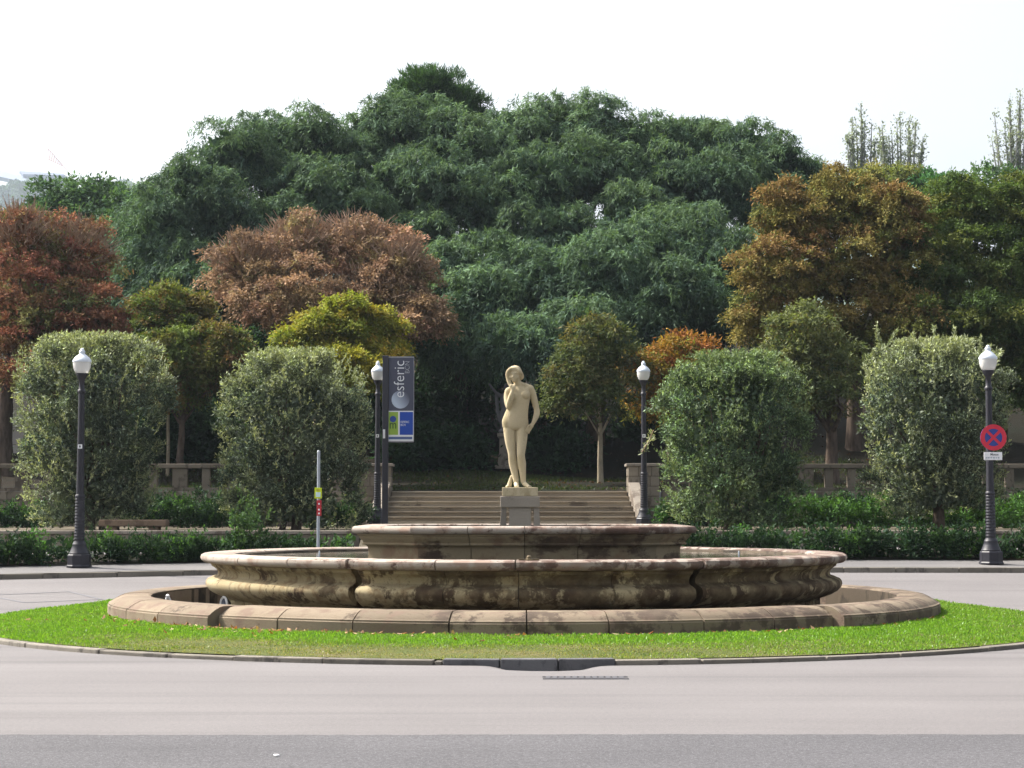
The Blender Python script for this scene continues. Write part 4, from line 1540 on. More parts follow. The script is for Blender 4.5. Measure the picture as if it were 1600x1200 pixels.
# trees on the left beyond
MIDG = [(0.056, 0.112, 0.049), (0.077, 0.14, 0.056), (0.049, 0.098, 0.056)]
mid = dict(clumps=20, sprays=20, per=10, Ls=0.5, spread=0.12, droop=0.2, L=0.24, W=0.12, leafdroop=0.2, clump_r=0.4, fill=350)
tree('broad_tree', 'bushy green tree below the far stadium roof', [(95, 326, 42, 40, 100), (150, 324, 46, 44, 101), (205, 345, 42, 38, 99), (130, 385, 95, 50, 98), (60, 360, 40, 35, 99)], 140, 100, 0.25, MIDG, **mid)
tree('broad_tree', 'dense green tree between the red chestnut and the feathery trees', [(200, 400, 60, 60, 80), (190, 470, 70, 70, 79), (240, 350, 45, 45, 82)], 200, 80, 0.25, MIDG, **mid)
tree('broad_tree', 'dense green tree showing through the rust red chestnut', [(30, 400, 70, 60, 84), (100, 420, 70, 60, 83), (40, 470, 80, 60, 82), (120, 480, 60, 60, 82)], 60, 83, 0.25, MIDG, **mid)
# understorey
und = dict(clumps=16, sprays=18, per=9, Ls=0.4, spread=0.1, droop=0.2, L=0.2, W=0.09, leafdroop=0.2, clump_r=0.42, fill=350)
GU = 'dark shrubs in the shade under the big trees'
for i, (lst, lab) in enumerate((
        ([(640, 640, 60, 75, 65), (645, 708, 50, 36, 60.5)], 'dark shaded shrub right beside the lower end of the banner'),
        ([(720, 640, 60, 70, 66), (715, 710, 52, 34, 61)], 'dark shaded shrub between banner and garden pedestal'),
        ([(855, 640, 55, 65, 66), (865, 712, 50, 32, 61.5)], 'dark shaded shrub behind the slim young tree trunk'),
        ([(560, 620, 60, 80, 64), (560, 700, 60, 45, 63)], 'dark shaded shrub behind the lamp beside the banner'),
        ([(1000, 690, 60, 55, 66), (1080, 660, 70, 70, 66)], 'dark shaded shrub behind the pier at the right of the stairs'),
        ([(440, 630, 90, 70, 66), (350, 650, 80, 60, 66)], 'dark shaded shrub behind the bushy clipped tree and balustrade'),
        ([(1380, 620, 80, 45, 72), (1300, 600, 70, 60, 72)], 'dark shaded shrub up the slope between the right clipped trees'),
        ([(1520, 630, 90, 50, 72), (1620, 620, 70, 60, 72)], 'dark shaded shrub up the slope behind the no-stopping sign'),
        ([(275, 690, 60, 42, 58.5), (335, 695, 50, 38, 59)], 'dark shaded shrub low behind the left balustrade'),
        ([(410, 560, 80, 60, 66), (370, 620, 70, 50, 64)], 'dark shaded thicket between the green-yellow and yellow-green chestnuts'),
        ([(290, 650, 60, 70, 63), (250, 690, 45, 50, 62)], 'dark shaded shrub behind the small green and yellow chestnut'),
        ([(1640, 650, 70, 60, 68), (1590, 690, 60, 40, 66)], 'dark shaded shrub at the far right edge behind the balustrade'),
        ([(160, 660, 70, 60, 66), (100, 690, 60, 40, 64)], 'dark shaded shrub beside the pale garden wall'),
        ([(1200, 660, 70, 60, 66), (1340, 680, 70, 45, 70)], 'dark shaded shrub between the two right clipped trees'),
        ([(770, 590, 90, 50, 69), (900, 585, 90, 50, 69)], 'dark thicket high behind the statue head'))):
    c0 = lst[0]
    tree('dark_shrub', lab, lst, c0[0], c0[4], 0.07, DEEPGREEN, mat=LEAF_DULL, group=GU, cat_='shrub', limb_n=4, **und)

# chestnuts
chest = dict(clumps=24, sprays=34, per=17, Ls=0.3, spread=0.075, droop=0.5, L=0.125, W=0.052, leafdroop=0.55, clump_r=0.31, flat=0.75, fill=1000, fl=0.24)
RUST = [(0.27, 0.115, 0.075), (0.30, 0.14, 0.085), (0.21, 0.125, 0.07), (0.13, 0.15, 0.055), (0.25, 0.10, 0.075), (0.16, 0.16, 0.06)]
BROWN = [(0.29, 0.195, 0.13), (0.34, 0.23, 0.145), (0.25, 0.175, 0.115), (0.24, 0.2, 0.10), (0.28, 0.165, 0.115)]
GOLD = [(0.19, 0.18, 0.05), (0.215, 0.18, 0.052), (0.145, 0.16, 0.045), (0.12, 0.145, 0.042), (0.205, 0.145, 0.055)]
OLIVE = [(0.075, 0.12, 0.032), (0.092, 0.135, 0.034), (0.06, 0.10, 0.03), (0.115, 0.13, 0.036)]
GC = 'horse chestnuts turning colour along the upper lawn'
tree('chestnut_tree', 'rust red chestnut with bare crown twigs at the left edge', [(30, 400, 70, 80, 59), (110, 415, 75, 75, 60), (40, 500, 85, 80, 58), (130, 510, 70, 65, 58), (70, 580, 100, 50, 57.5)], 8, 57.5, 0.26, RUST, mat=LEAF_AUTUMN, group=GC, hub_py=590, twigs=300, twig_px=[0, 1], dens=[0.6, 0.55, 0.9, 0.9, 1, 1], **chest)
tree('chestnut_tree', 'dry brown chestnut with thinning twiggy crown left of the banner', [(390, 430, 70, 65, 61), (470, 400, 75, 60, 62), (560, 395, 75, 58, 62), (625, 430, 50, 60, 61), (450, 480, 95, 65, 60), (570, 480, 90, 60, 61), (660, 505, 45, 35, 60)], 500, 61, 0.24, BROWN, mat=LEAF_AUTUMN, group=GC, twigs=620, twig_px=[1, 2, 3, 0, 5], dens=[0.8, 0.7, 0.6, 0.65, 1, 0.95, 0.85], **chest)
tree('chestnut_tree', 'small green and yellow chestnut behind the bench', [(270, 490, 58, 52, 57.5), (300, 560, 75, 60, 56.5), (355, 555, 35, 35, 56), (260, 600, 60, 45, 56.5)], 284, 56.5, 0.11, [(0.12, 0.13, 0.035), (0.09, 0.125, 0.032), (0.16, 0.115, 0.04), (0.14, 0.085, 0.04), (0.08, 0.115, 0.03)], group=GC, hub_py=650, **chest)
tree('chestnut_tree', 'bright yellow-green chestnut just left of the banner', [(530, 510, 55, 42, 56), (580, 530, 50, 40, 56.5), (490, 545, 50, 45, 56), (545, 575, 80, 45, 55.5)], 545, 56, 0.12, [(0.26, 0.24, 0.035), (0.19, 0.22, 0.035), (0.3, 0.22, 0.04), (0.15, 0.18, 0.03)], group=GC, **chest)
tree('chestnut_tree', 'large golden brown chestnut right of the feathery trees', [(1235, 345, 50, 55, 61), (1320, 325, 65, 55, 62), (1400, 345, 55, 55, 61), (1215, 430, 60, 65, 60), (1300, 420, 90, 75, 61), (1390, 430, 70, 75, 61), (1190, 510, 40, 45, 60), (1290, 510, 90, 65, 60), (1400, 520, 90, 60, 60)], 1335, 61, 0.26, GOLD, mat=LEAF_AUTUMN, group=GC, pal_top=[(0.21, 0.145, 0.055), (0.19, 0.16, 0.05), (0.21, 0.125, 0.055)], **chest)
tree('chestnut_tree', 'big olive green chestnut at the right edge', [(1510, 330, 65, 60, 62), (1580, 340, 55, 60, 62), (1480, 420, 70, 65, 61), (1570, 430, 75, 75, 61), (1500, 510, 90, 65, 60), (1600, 520, 70, 70, 60), (1440, 470, 50, 60, 61), (1605, 600, 65, 60, 60), (1660, 560, 60, 80, 60)], 1560, 61, 0.27, OLIVE, group=GC, **chest)
tree('chestnut_tree', 'olive chestnut only just entering the view at the right edge, behind the sign lamp', [(1650, 380, 70, 70, 63), (1720, 420, 80, 80, 63), (1660, 480, 75, 70, 62), (1740, 530, 90, 80, 62), (1700, 620, 80, 50, 62)], 1710, 62, 0.25, OLIVE, group=GC, **chest)
tree('chestnut_tree', 'reddish chestnut only just entering the view at the left edge', [(-60, 380, 75, 75, 62), (-130, 420, 75, 80, 62), (-60, 480, 80, 70, 61), (-140, 540, 90, 70, 61)], -90, 61.5, 0.25, RUST, mat=LEAF_AUTUMN, group=GC, **chest)
PALEG = [(0.11, 0.135, 0.06), (0.13, 0.15, 0.06), (0.09, 0.12, 0.052), (0.15, 0.14, 0.055)]
small = dict(clumps=17, sprays=20, per=12, Ls=0.3, spread=0.08, droop=0.5, L=0.15, W=0.055, leafdroop=0.5, clump_r=0.36, flat=0.55, fill=140, fl=0.16)
tree('chestnut_tree', 'pale green chestnut rising between the two right clipped trees', [(1255, 525, 55, 42, 56), (1230, 580, 50, 45, 55.5), (1295, 575, 50, 45, 56), (1275, 620, 60, 35, 55.5)], 1300, 56, 0.19, PALEG, group=GC, hub_py=660, **small)
tree('young_tree', 'slim young chestnut with pale trunk standing above the stairs', [(935, 530, 42, 38, 56.5), (895, 585, 42, 42, 56), (965, 580, 42, 42, 56.5), (930, 620, 55, 38, 56), (880, 625, 28, 22, 56)], 938, 56.5, 0.085, [(0.075, 0.10, 0.042), (0.09, 0.112, 0.042), (0.06, 0.085, 0.038), (0.11, 0.10, 0.04)], hub_py=660, bark=BARK_PALE, dens=[0.8, 0.6, 0.6, 0.7, 0.6], **small)
tree('young_tree', 'small orange and yellow chestnut behind the right stairs lamp', [(1065, 555, 48, 36, 58), (1010, 575, 45, 30, 57.5), (1030, 625, 42, 38, 57.5), (1085, 610, 40, 45, 58)], 1045, 58, 0.1, [(0.26, 0.12, 0.03), (0.28, 0.19, 0.035), (0.15, 0.15, 0.03), (0.2, 0.08, 0.03)], hub_py=660, **small)
# second slender stem by the small chestnut
m_ = MB().tube([(0, 0, -0.2), (0.02, 0, 0.8), (0, 0, 1.6), (0.05, 0, 2.4)], [0.06, 0.05, 0.045, 0.03], 8)
sx_ = (262 - 800) / F * 57
o = empty('young_tree', (sx_, 57, hill_z(sx_, 57)))
tag(o, 'thin young stem with few leaves next to the small green-yellow chestnut', 'tree')
m_.build('trunk', BARK_PALE, o, smooth=60)
crown('crown', [((0.05, 0, 2.7), (0.5, 0.5, 0.5))], o, OLIVE, LEAF, **{**small, 'clumps': 8})

# poplars on the ridge
POPBARK = bark_mat('poplar_bark', (0.24, 0.25, 0.24), (0.36, 0.37, 0.35))
POP = [(0.25, 0.29, 0.25), (0.29, 0.33, 0.28), (0.21, 0.25, 0.22)]


def poplar(px, py_top, py_bot, hw_px, Y, label, stems):
    x = (px - 800) / F * Y
    zt_, zb_ = P(0, py_top, Y).z, hill_z(x, Y)
    o = empty('poplar_tree', (x, Y, zb_))
    tag(o, label, 'tree', 'sparse poplars on the skyline')
    H = zt_ - zb_
    zlo = P(0, py_bot, Y).z - zb_
    s = Y / F
    m = MB()
    m.tube([(0, 0, -0.5), (0, 0, zlo * 0.6), (0, 0, zlo)], [0.2, 0.16, 0.12], 8)
    parts = []
    for k in range(stems):
        xo = random.uniform(-1, 1) * hw_px * s
        top = zlo + (H - zlo) * random.uniform(0.6, 1.0) * (1 - 0.25 * abs(xo) / (hw_px * s))
        e = Vector((xo, random.uniform(-1, 1) * hw_px * s * 0.6, top))
        st_ = Vector((xo * 0.2, 0, zlo * 0.85))
        m.tube([st_, st_.lerp(e, 0.5) + Vector((xo * 0.25, 0, 0)), e], [0.09, 0.06, 0.02], 5)
        n = 52
        t = RNG.random((n, 1)) * 0.9 + 0.1
        S = np.array(st_) * (1 - t) + np.array(e) * t + np.array([[xo * 0.25, 0, 0]]) * 4 * t * (1 - t) * 0.5 + RNG.normal(0, 0.14, (n, 3)) * (1.2 - t * 0.7)
        D = unit(RNG.normal(0, 0.6, (n, 3)) + np.array([[0, 0, 1.0]]))
        parts.append(sprays_to_leaves(S, D, pick_tint(n, POP, 0.15), 4, 0.3, 0.09, 0.1, 0.17, 0.1, 0.0))
    m.build('trunk', POPBARK, o, smooth=60, fix=False)
    p, ax, sd, L_, W_, c = cat(parts)
    leaf_mesh('crown', p, ax, sd, L_, W_, c, LEAF_DULL, o)


poplar(1352, 160, 285, 26, 118, 'slim grey-green poplar, the narrower of the pair on the skyline', 13)
poplar(1412, 168, 290, 42, 120, 'wider many-stemmed poplar of the pair on the skyline', 22)
poplar(1598, 140, 290, 40, 120, 'sparse poplar on the skyline at the right edge', 18)
tree('broad_tree', 'sunlit yellow-green bush on the ridge below the poplars', [(1375, 285, 45, 24, 108), (1420, 300, 40, 25, 107), (1340, 300, 35, 25, 108)], 1385, 108, 0.15, [(0.16, 0.17, 0.05), (0.12, 0.15, 0.05), (0.2, 0.18, 0.06)], **mid)
tree('broad_tree', 'fresh green bush on the ridge beside the olive chestnut', [(1455, 300, 35, 26, 106), (1475, 330, 40, 35, 105)], 1460, 106, 0.15, [(0.06, 0.16, 0.06), (0.05, 0.12, 0.05)], **mid)
tree('broad_tree', 'green tree on the ridge behind the gold chestnut', [(1300, 330, 60, 45, 95), (1440, 360, 70, 40, 95), (1560, 310, 90, 40, 98)], 1400, 97, 0.2, MIDG, **mid)

# ------------------------------------------------------------------ clipped silvery trees on the terrace
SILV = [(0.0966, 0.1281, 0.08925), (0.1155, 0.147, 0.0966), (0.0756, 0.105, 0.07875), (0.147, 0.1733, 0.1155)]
SILV_TOP_LIT = [(0.26, 0.29, 0.17), (0.30, 0.325, 0.185), (0.22, 0.255, 0.155)]  # pale palette: sunlit tops painted into the leaf tint


def clipped(px0, px1, py_top, py_bot, Y, label, taper, stems, pal=SILV, top=SILV_TOP_LIT, n_cl=165, dome=0.35):
    s = Y / F
    xc = ((px0 + px1) / 2 - 800) * s
    o = empty('clipped_tree', (xc, Y, TZ))
    tag(o, label, 'tree', 'clipped silvery trees on the terrace')
    zt_, zb_ = P(0, py_top, Y).z - TZ, max(P(0, py_bot, Y).z - TZ, 0.1)
    R = (px1 - px0) / 2 * s * 0.95
    H = zt_ - zb_
    parts = []
    # clumps over the clipped surface, sides then top
    nc = n_cl
    h = RNG.random(nc) ** 0.85
    h[: nc // 4] = 1.0
    th = RNG.random(nc) * 2 * math.pi
    prof = lambda q: (taper + (1 - taper) * np.clip(q / 0.72, 0, 1)) * np.where(q > 1 - dome, 1 - 0.42 * ((q - 1 + dome) / dome) ** 2.6, 1.0) * np.where(q < 0.1, 0.85 + 0.15 * q / 0.1, 1.0)
    rad = R * prof(h) * (0.93 + 0.075 * np.sin(3 * th + 6 * h + xc) + 0.05 * np.sin(7 * th - 9 * h + 2 * xc) + RNG.normal(0, 0.04, nc))
    rt = np.where(h >= 1.0, np.sqrt(RNG.random(nc)) * 0.95, 1.0)
    cc = np.stack([np.cos(th) * rad * rt, np.sin(th) * rad * rt * 0.9, zb_ + h * H - (h >= 1.0) * 0.18 * H * (rt ** 4) - 0.16], 1)
    u = unit(np.stack([np.cos(th) * rt, np.sin(th) * rt, (h >= 1.0) * 1.2 + 0.1], 1))
    cc -= u * RNG.uniform(0.08, 0.42, (nc, 1))
    cr = RNG.uniform(0.15, 0.32, (nc, 1)) * np.array([1, 1, 0.95])
    ct = pick_tint(nc, pal, 0.1)
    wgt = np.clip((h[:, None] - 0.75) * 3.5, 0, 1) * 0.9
    ct = ct * (1 - wgt) + pick_tint(nc, top, 0.1) * wgt  # brighter tint blended in towards the top as painted sunlight
    ns = 36
    k = np.repeat(np.arange(nc), ns)
    w_ = rsph(nc * ns)
    w_[:, 2] = np.where(w_[:, 2] < -0.3, -w_[:, 2], w_[:, 2])
    S = cc[k] + w_ * cr[k] * RNG.uniform(0.6, 1.0, (nc * ns, 1))
    D = unit(w_ * 0.6 + u[k] * 0.8 + np.array([[0, 0, 0.35]]) + RNG.normal(0, 0.3, (nc * ns, 3)))
    Cc = ct[k] * np.exp(RNG.normal(0, 0.17, (nc * ns, 1)))
    q_ = list(sprays_to_leaves(S, D, Cc, 9, 0.2, 0.035, 0.0, 0.088, 0.036, 0.0))
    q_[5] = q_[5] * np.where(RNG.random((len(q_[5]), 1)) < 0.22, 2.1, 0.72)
    parts.append(tuple(q_))
    # long shoots
    ng = 760
    hh = np.clip(RNG.random(ng) * 1.5, 0, 1)
    th2 = RNG.random(ng) * 2 * math.pi
    r2 = np.where(hh >= 1, np.sqrt(RNG.random(ng)) * 0.92, 1.0) * R * prof(hh) * 0.9
    S = np.stack([np.cos(th2) * r2, np.sin(th2) * r2 * 0.9, zb_ + hh * H - 0.2], 1)
    D = unit(np.stack([np.cos(th2) * 0.55, np.sin(th2) * 0.55, 0.4 + hh], 1) + RNG.normal(0, 0.2, (ng, 3)))
    parts.append(sprays_to_leaves(S, D, pick_tint(ng, top, 0.12), 14, 0.42, 0.014, 0.15, 0.08, 0.03, -0.2))
    # inner leaves
    nf = 5000
    hf = RNG.random(nf)
    tf = RNG.random(nf) * 2 * math.pi
    rf = np.sqrt(RNG.random(nf)) * R * prof(hf) * 0.6
    p = np.stack([np.cos(tf) * rf, np.sin(tf) * rf, zb_ + 0.1 + hf * (H - 0.55)], 1)
    parts.append((p, rsph(nf), rsph(nf), np.full(nf, 0.14), np.full(nf, 0.08), pick_tint(nf, pal, 0.15)))
    p, ax, sd, L_, W_, c = cat(parts)
    leaf_mesh('crown', p, ax, sd, L_, W_, c, LEAF_SILVER, o)
    m = MB()
    for q in stems:
        m.tube([(q[0], 0, -0.1), (q[0] * 0.8 + 0.02, 0, zb_ * 0.7 + 0.1), (q[1], 0.0, zb_ + H * 0.45)], [q[2] * 1.25, q[2], q[2] * 0.6], 9)
        for z_ in range(5):
            e = Vector((random.uniform(-.7, .7) * R, random.uniform(-.6, .6) * R, zb_ + H * random.uniform(0.5, 0.85)))
            m.tube([(q[1] * 0.6 + q[0] * 0.4, 0, zb_ + H * 0.15), e], [q[2] * 0.5, q[2] * 0.15], 6)
    m.build('trunk', BARK, o, smooth=60, fix=False)
    return o


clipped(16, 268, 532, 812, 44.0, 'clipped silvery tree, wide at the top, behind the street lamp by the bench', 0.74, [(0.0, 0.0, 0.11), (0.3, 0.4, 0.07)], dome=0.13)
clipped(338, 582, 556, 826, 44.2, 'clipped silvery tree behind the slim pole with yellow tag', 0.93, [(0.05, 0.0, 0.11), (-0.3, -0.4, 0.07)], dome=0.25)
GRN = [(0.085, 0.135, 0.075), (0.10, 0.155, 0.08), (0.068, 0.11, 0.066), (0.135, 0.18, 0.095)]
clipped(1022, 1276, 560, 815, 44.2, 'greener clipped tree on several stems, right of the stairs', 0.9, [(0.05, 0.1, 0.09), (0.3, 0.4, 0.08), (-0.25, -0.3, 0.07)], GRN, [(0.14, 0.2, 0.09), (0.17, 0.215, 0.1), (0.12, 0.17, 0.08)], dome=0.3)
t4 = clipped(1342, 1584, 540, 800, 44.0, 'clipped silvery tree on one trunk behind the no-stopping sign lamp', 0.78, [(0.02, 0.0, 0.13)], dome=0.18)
# tall stray shoots on top of that tree
for px, py, ln, dx in ((1375, 545, 0.75, -0.1), (1385, 540, 0.45, -0.6), (1385, 535, 0.5, 0.6), (1460, 535, 0.5, 0), (1490, 535, 0.5, 0.05), (1425, 535, 0.35, 0.1), (1530, 545, 0.4, 0.1)):
    b = P(px, py + 10, 44.0) - Vector(t4.location)
    n = 4
    S = np.array([b]) + RNG.normal(0, 0.015, (n, 3))
    D = unit(np.tile(np.array([[dx, 0, 1.0]]), (n, 1)))
    p, ax, sd, L_, W_, c = sprays_to_leaves(S, D, pick_tint(n, SILV_TOP_LIT, 0.1), 22, ln, 0.008, 0.0, 0.09, 0.028, -0.3)
    leaf_mesh('shoot', p, ax, sd, L_, W_, c, LEAF_SILVER, t4)

# ------------------------------------------------------------------ hedges
HEDGE = [(0.022, 0.05, 0.022), (0.03, 0.064, 0.024), (0.018, 0.042, 0.022)]
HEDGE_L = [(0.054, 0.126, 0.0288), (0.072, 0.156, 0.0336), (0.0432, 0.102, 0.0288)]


def hedge(x0, x1, yf, dep, zb_fn, h, pal, label, light=0.2, rough=0.07, name='hedge', group=None, dens=1.0, leafL=0.085, gap=0.02):
    xm = (x0 + x1) / 2
    o = empty(name, (xm, yf(xm) + dep / 2, zb_fn(xm)))
    tag(o, label, 'hedge', group)
    base = np.array(o.location)
    area = (x1 - x0) * (h + dep)
    nc = int(area * 13 * dens)
    x = RNG.uniform(x0, x1, nc)
    y = np.array([yf(q) for q in x]) + dep * RNG.uniform(0.12, 0.88, nc)
    z0 = np.array([zb_fn(q) for q in x])
    hv = h * (1 + rough * np.sin(x * 2.3 + xm) * np.sin(x * 0.9 + 1) + RNG.normal(0, rough * 0.4, nc))
    t = RNG.random(nc) ** 0.8
    z = z0 + gap + t * (hv - gap - 0.12)
    front = RNG.random(nc) < 0.6
    y = np.where(front, np.array([yf(q) for q in x]) + dep * (0.10 + 0.15 * RNG.random(nc)), y)
    cc = np.stack([x, y, z], 1) - base
    ct = pick_tint(nc, pal, 0.12)
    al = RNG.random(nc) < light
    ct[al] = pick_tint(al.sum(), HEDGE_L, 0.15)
    ns = 16
    k = np.repeat(np.arange(nc), ns)
    S = cc[k] + RNG.normal(0, 0.095, (nc * ns, 3))
    D = unit(RNG.normal(0, 0.45, (nc * ns, 3)) + np.array([[0, -0.35, 0.8]]))
    Cc = ct[k] * np.exp(RNG.normal(0, 0.18, (nc * ns, 1)))
    parts = [sprays_to_leaves(S, D, Cc, 6, 0.14, 0.03, 0.0, leafL, leafL * 0.48, -0.1)]
    nf = int(area * 60)
    p = np.stack([RNG.uniform(x0, x1, nf), np.zeros(nf), np.zeros(nf)], 1)
    p[:, 1] = np.array([yf(q) for q in p[:, 0]]) + dep * RNG.uniform(0.35, 0.75, nf)
    p[:, 2] = np.array([zb_fn(q) for q in p[:, 0]]) + h * RNG.uniform(0.12, 0.75, nf)
    parts.append((p - base, rsph(nf), rsph(nf), np.full(nf, 0.2), np.full(nf, 0.12), pick_tint(nf, pal, 0.1) * 0.8))
    p, ax, sd, L_, W_, c = cat(parts)
    leaf_mesh('foliage', p, ax, sd, L_, W_, c, LEAF, o)
    m = MB()
    q = x0 + 0.1
    while q < x1:
        yy = yf(q) + dep * random.uniform(0.3, 0.6)
        zz = zb_fn(q)
        m.tube([(q - base[0], yy - base[1], zz - base[2] - 0.05), (q - base[0] + random.uniform(-.08, .08), yy - base[1], zz - base[2] + h * 0.5)], [0.014, 0.008], 5)
        q += random.uniform(0.1, 0.3)
    m.build('stems', BARK, o, fix=False)['kind'] = 'stuff'
    return o


fy = lambda x: edge_y(x) + 1.75
fz = lambda x: g(edge_y(x) + 2.2) + 0.05
XH0 = (0 - 800) / F * 38
hedge(-14.5, P(136, 850, 37.5).x, fy, 0.8, fz, 0.55, HEDGE, 'low dark hedge along the far pavement, left of the lamp by the bench', 0.16)
hedge(P(142, 850, 37.5).x, P(560, 850, 38).x, fy, 0.8, fz, 0.53, HEDGE, 'low dark hedge along the far pavement below the bench', 0.12)
hedge(P(1066, 850, 38).x, 14.5, fy, 0.9, lambda x: g(edge_y(x) + 2.2) + 0.05, 0.61, HEDGE, 'even dark hedge along the far pavement behind the right end of the fountain', 0.1, rough=0.03)
# soil and grass under the hedges
for x0, x1 in ((-16, P(560, 850, 38).x), (P(1066, 850, 38).x, 16)):
    xs_ = [x0 + (x1 - x0) * i / 24 for i in range(25)]
    v, f = [], []
    for t in (1.6, 2.4, 4.0):
        for x in xs_:
            y = min(edge_y(x) + t, TY - 0.03)
            v.append((x, y, g(y) + KH + 0.012))
    for j in range(2):
        for i in range(24):
            f.append((j * 25 + i, j * 25 + i + 1, (j + 1) * 25 + i + 1, (j + 1) * 25 + i))
    o = MB().add(v, f).build('planting_soil', HILL_MAT, fix=False)
    o['kind'] = 'structure'
tf = lambda y0: (lambda x: y0)
tz = lambda x: TZ
hedge(-16, P(70, 800, 49).x, tf(48.6), 1.2, tz, 0.62, HEDGE, 'dark shrubbery under the stone wall at the left edge of the terrace', 0.12, dens=0.7)
hedge(P(195, 800, 49).x, P(392, 800, 49).x, tf(47.8), 1.4, tz, 0.72, HEDGE, 'dark shrubbery under the balustrade behind the bench', 0.15, rough=0.3, dens=0.7)
hedge(P(480, 800, 49).x, P(584, 800, 49).x, tf(48.2), 1.0, tz, 0.75, HEDGE, 'dark shrub patch behind the slim pole, left of the stairs', 0.12, dens=0.8)
hedge(P(1020, 800, 49).x, P(1130, 800, 49).x, tf(47.5), 1.2, tz, 0.7, HEDGE, 'green shrub patch at the foot of the right stairs lamp', 0.35, dens=0.8)
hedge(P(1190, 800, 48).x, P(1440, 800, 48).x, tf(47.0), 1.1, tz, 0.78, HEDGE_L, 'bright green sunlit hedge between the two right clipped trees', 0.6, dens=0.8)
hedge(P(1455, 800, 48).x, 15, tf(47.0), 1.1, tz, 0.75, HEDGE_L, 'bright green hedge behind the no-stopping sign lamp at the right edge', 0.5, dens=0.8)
hedge(P(1180, 760, 51).x, 15.5, tf(50.8), 1.2, tz, 1.0, HEDGE, 'dark bluish shrubbery climbing the wall below the right balustrade', 0.1, dens=0.6)
hedge(P(215, 760, 51).x, P(400, 760, 51).x, tf(50.8), 1.2, tz, 0.95, HEDGE, 'dark shrubbery climbing the wall below the left balustrade', 0.08, dens=0.6)
# pale sprig standing out of the front hedge
o = empty('bush', (P(395, 850, 37.6).x, fy(-5) + 0.1, fz(-5)))
tag(o, 'taller leafy bush sticking up out of the front hedge', 'bush')
n = 60
S = RNG.normal(0, 1, (n, 3)) * np.array([[0.16, 0.12, 0.24]]) + np.array([[0, 0, 0.6]])
D = unit(RNG.normal(0, 0.5, (n, 3)) + np.array([[0, -0.2, 1.0]]))
p, ax, sd, L_, W_, c = sprays_to_leaves(S, D, pick_tint(n, [(0.07, 0.12, 0.05), (0.05, 0.1, 0.04)], 0.15), 16, 0.22, 0.03, 0, 0.09, 0.04, -0.1)
leaf_mesh('foliage', p, ax, sd, L_, W_, c, LEAF, o)
MB().tube([(0, 0, -0.05), (0.02, 0, 0.6)], [0.02, 0.01], 6).build('stem', BARK, o)
# twig leaning against the right stairs lamp
pa, pb_ = P(1003, 706, 48.8), P(1021, 672, 48.6)
o = empty('twig', pa)
tag(o, 'loose leafy twig reaching from the clipped tree to the right stairs lamp', 'twig')
MB().tube([(0, 0, 0), tuple((pb_ - pa) * 0.5 + Vector((0.03, 0, 0))), tuple(pb_ - pa)], [0.018, 0.016, 0.01], 6).build('stem', TWIG, o)
n = 14
t = RNG.random((n, 1))
S = np.array([pb_ - pa]) * t
D = unit(RNG.normal(0, 0.6, (n, 3)) + np.array([[0.5, 0, 0.4]]))
p, ax, sd, L_, W_, c = sprays_to_leaves(S, D, pick_tint(n, SILV_TOP_LIT, 0.1), 6, 0.15, 0.03, 0, 0.09, 0.035, 0)
leaf_mesh('leaves', p, ax, sd, L_, W_, c, LEAF_SILVER, o)

# ------------------------------------------------------------------ grass, fallen leaves
def lawn(name, n, rmin, rmax, amin, amax, hgt, label):
    r = np.sqrt(RNG.uniform(rmin ** 2, rmax ** 2, n))
    a = RNG.uniform(amin, amax, n)
    sc_ = np.array([isl(q) for q in a])
    x = CX + r * sc_ * np.sin(a)
    y = ICY - r * sc_ * np.cos(a)
    d = np.hypot(x - CX, y - CY)
    ok = d > RO - 0.05
    x, y, r = x[ok], y[ok], r[ok]
    n = len(x)
    z = np.array([max(gz(a_, b_), 0) for a_, b_ in zip(x, y)]) + 0.05 + 0.05 * np.minimum(1, (IR - r) / 1.5)
    hgt = hgt * (1 + 0.35 * np.sin(x * 2.9 + 1.7 * np.sin(y * 3.7)) * np.sin(y * 4.1 + x))
    dry = 0.5 + 0.5 * np.sin(x * 1.7 + 1.3 * np.sin(y * 2.1)) * np.sin(y * 3.3 + x * 0.6)
    edge_ = np.clip((r - 6.0) / 0.9, 0, 1) * np.clip((x + 5.6) / 2.2, 0, 1) * np.clip((5.0 - x) / 4, 0.15, 1)
    dr = np.clip(edge_ * (0.68 + 0.75 * dry) + 0.22 * np.clip(np.sin(x * 1.1 + 2 * np.sin(y * 1.9)) * np.sin(y * 2.7 + 0.5 * x), 0, 1) + RNG.normal(0, 0.14, n), 0, 1)[:, None]
    col = pick_tint(n, [(0.12, 0.25, 0.022), (0.155, 0.29, 0.027), (0.085, 0.195, 0.02)], 0.12) * (1 - dr) + pick_tint(n, [(0.22, 0.205, 0.095), (0.16, 0.17, 0.06), (0.29, 0.23, 0.125), (0.12, 0.15, 0.05)], 0.12) * dr
    thin = (RNG.random(n) < 0.55 * dr[:, 0])
    hgt = np.where(thin, 0.012, hgt)
    h = hgt * RNG.uniform(0.5, 1.3, n) * (1 - 0.55 * dr[:, 0])
    ax = RNG.normal(0, 0.45, (n, 3))
    ax[:, 2] = 1.0
    sd = rsph(n)
    return leaf_mesh(name, np.stack([x, y, z - 0.005], 1), ax, sd, h, 0.013, col, GRASS, fold=0.05)


o = lawn('grass', 240000, 3.0, IR - 0.12, -2.5, 2.5, 0.038, '')
tag(o, 'bright green grass of the island lawn round the fountain', 'grass', kind='stuff')
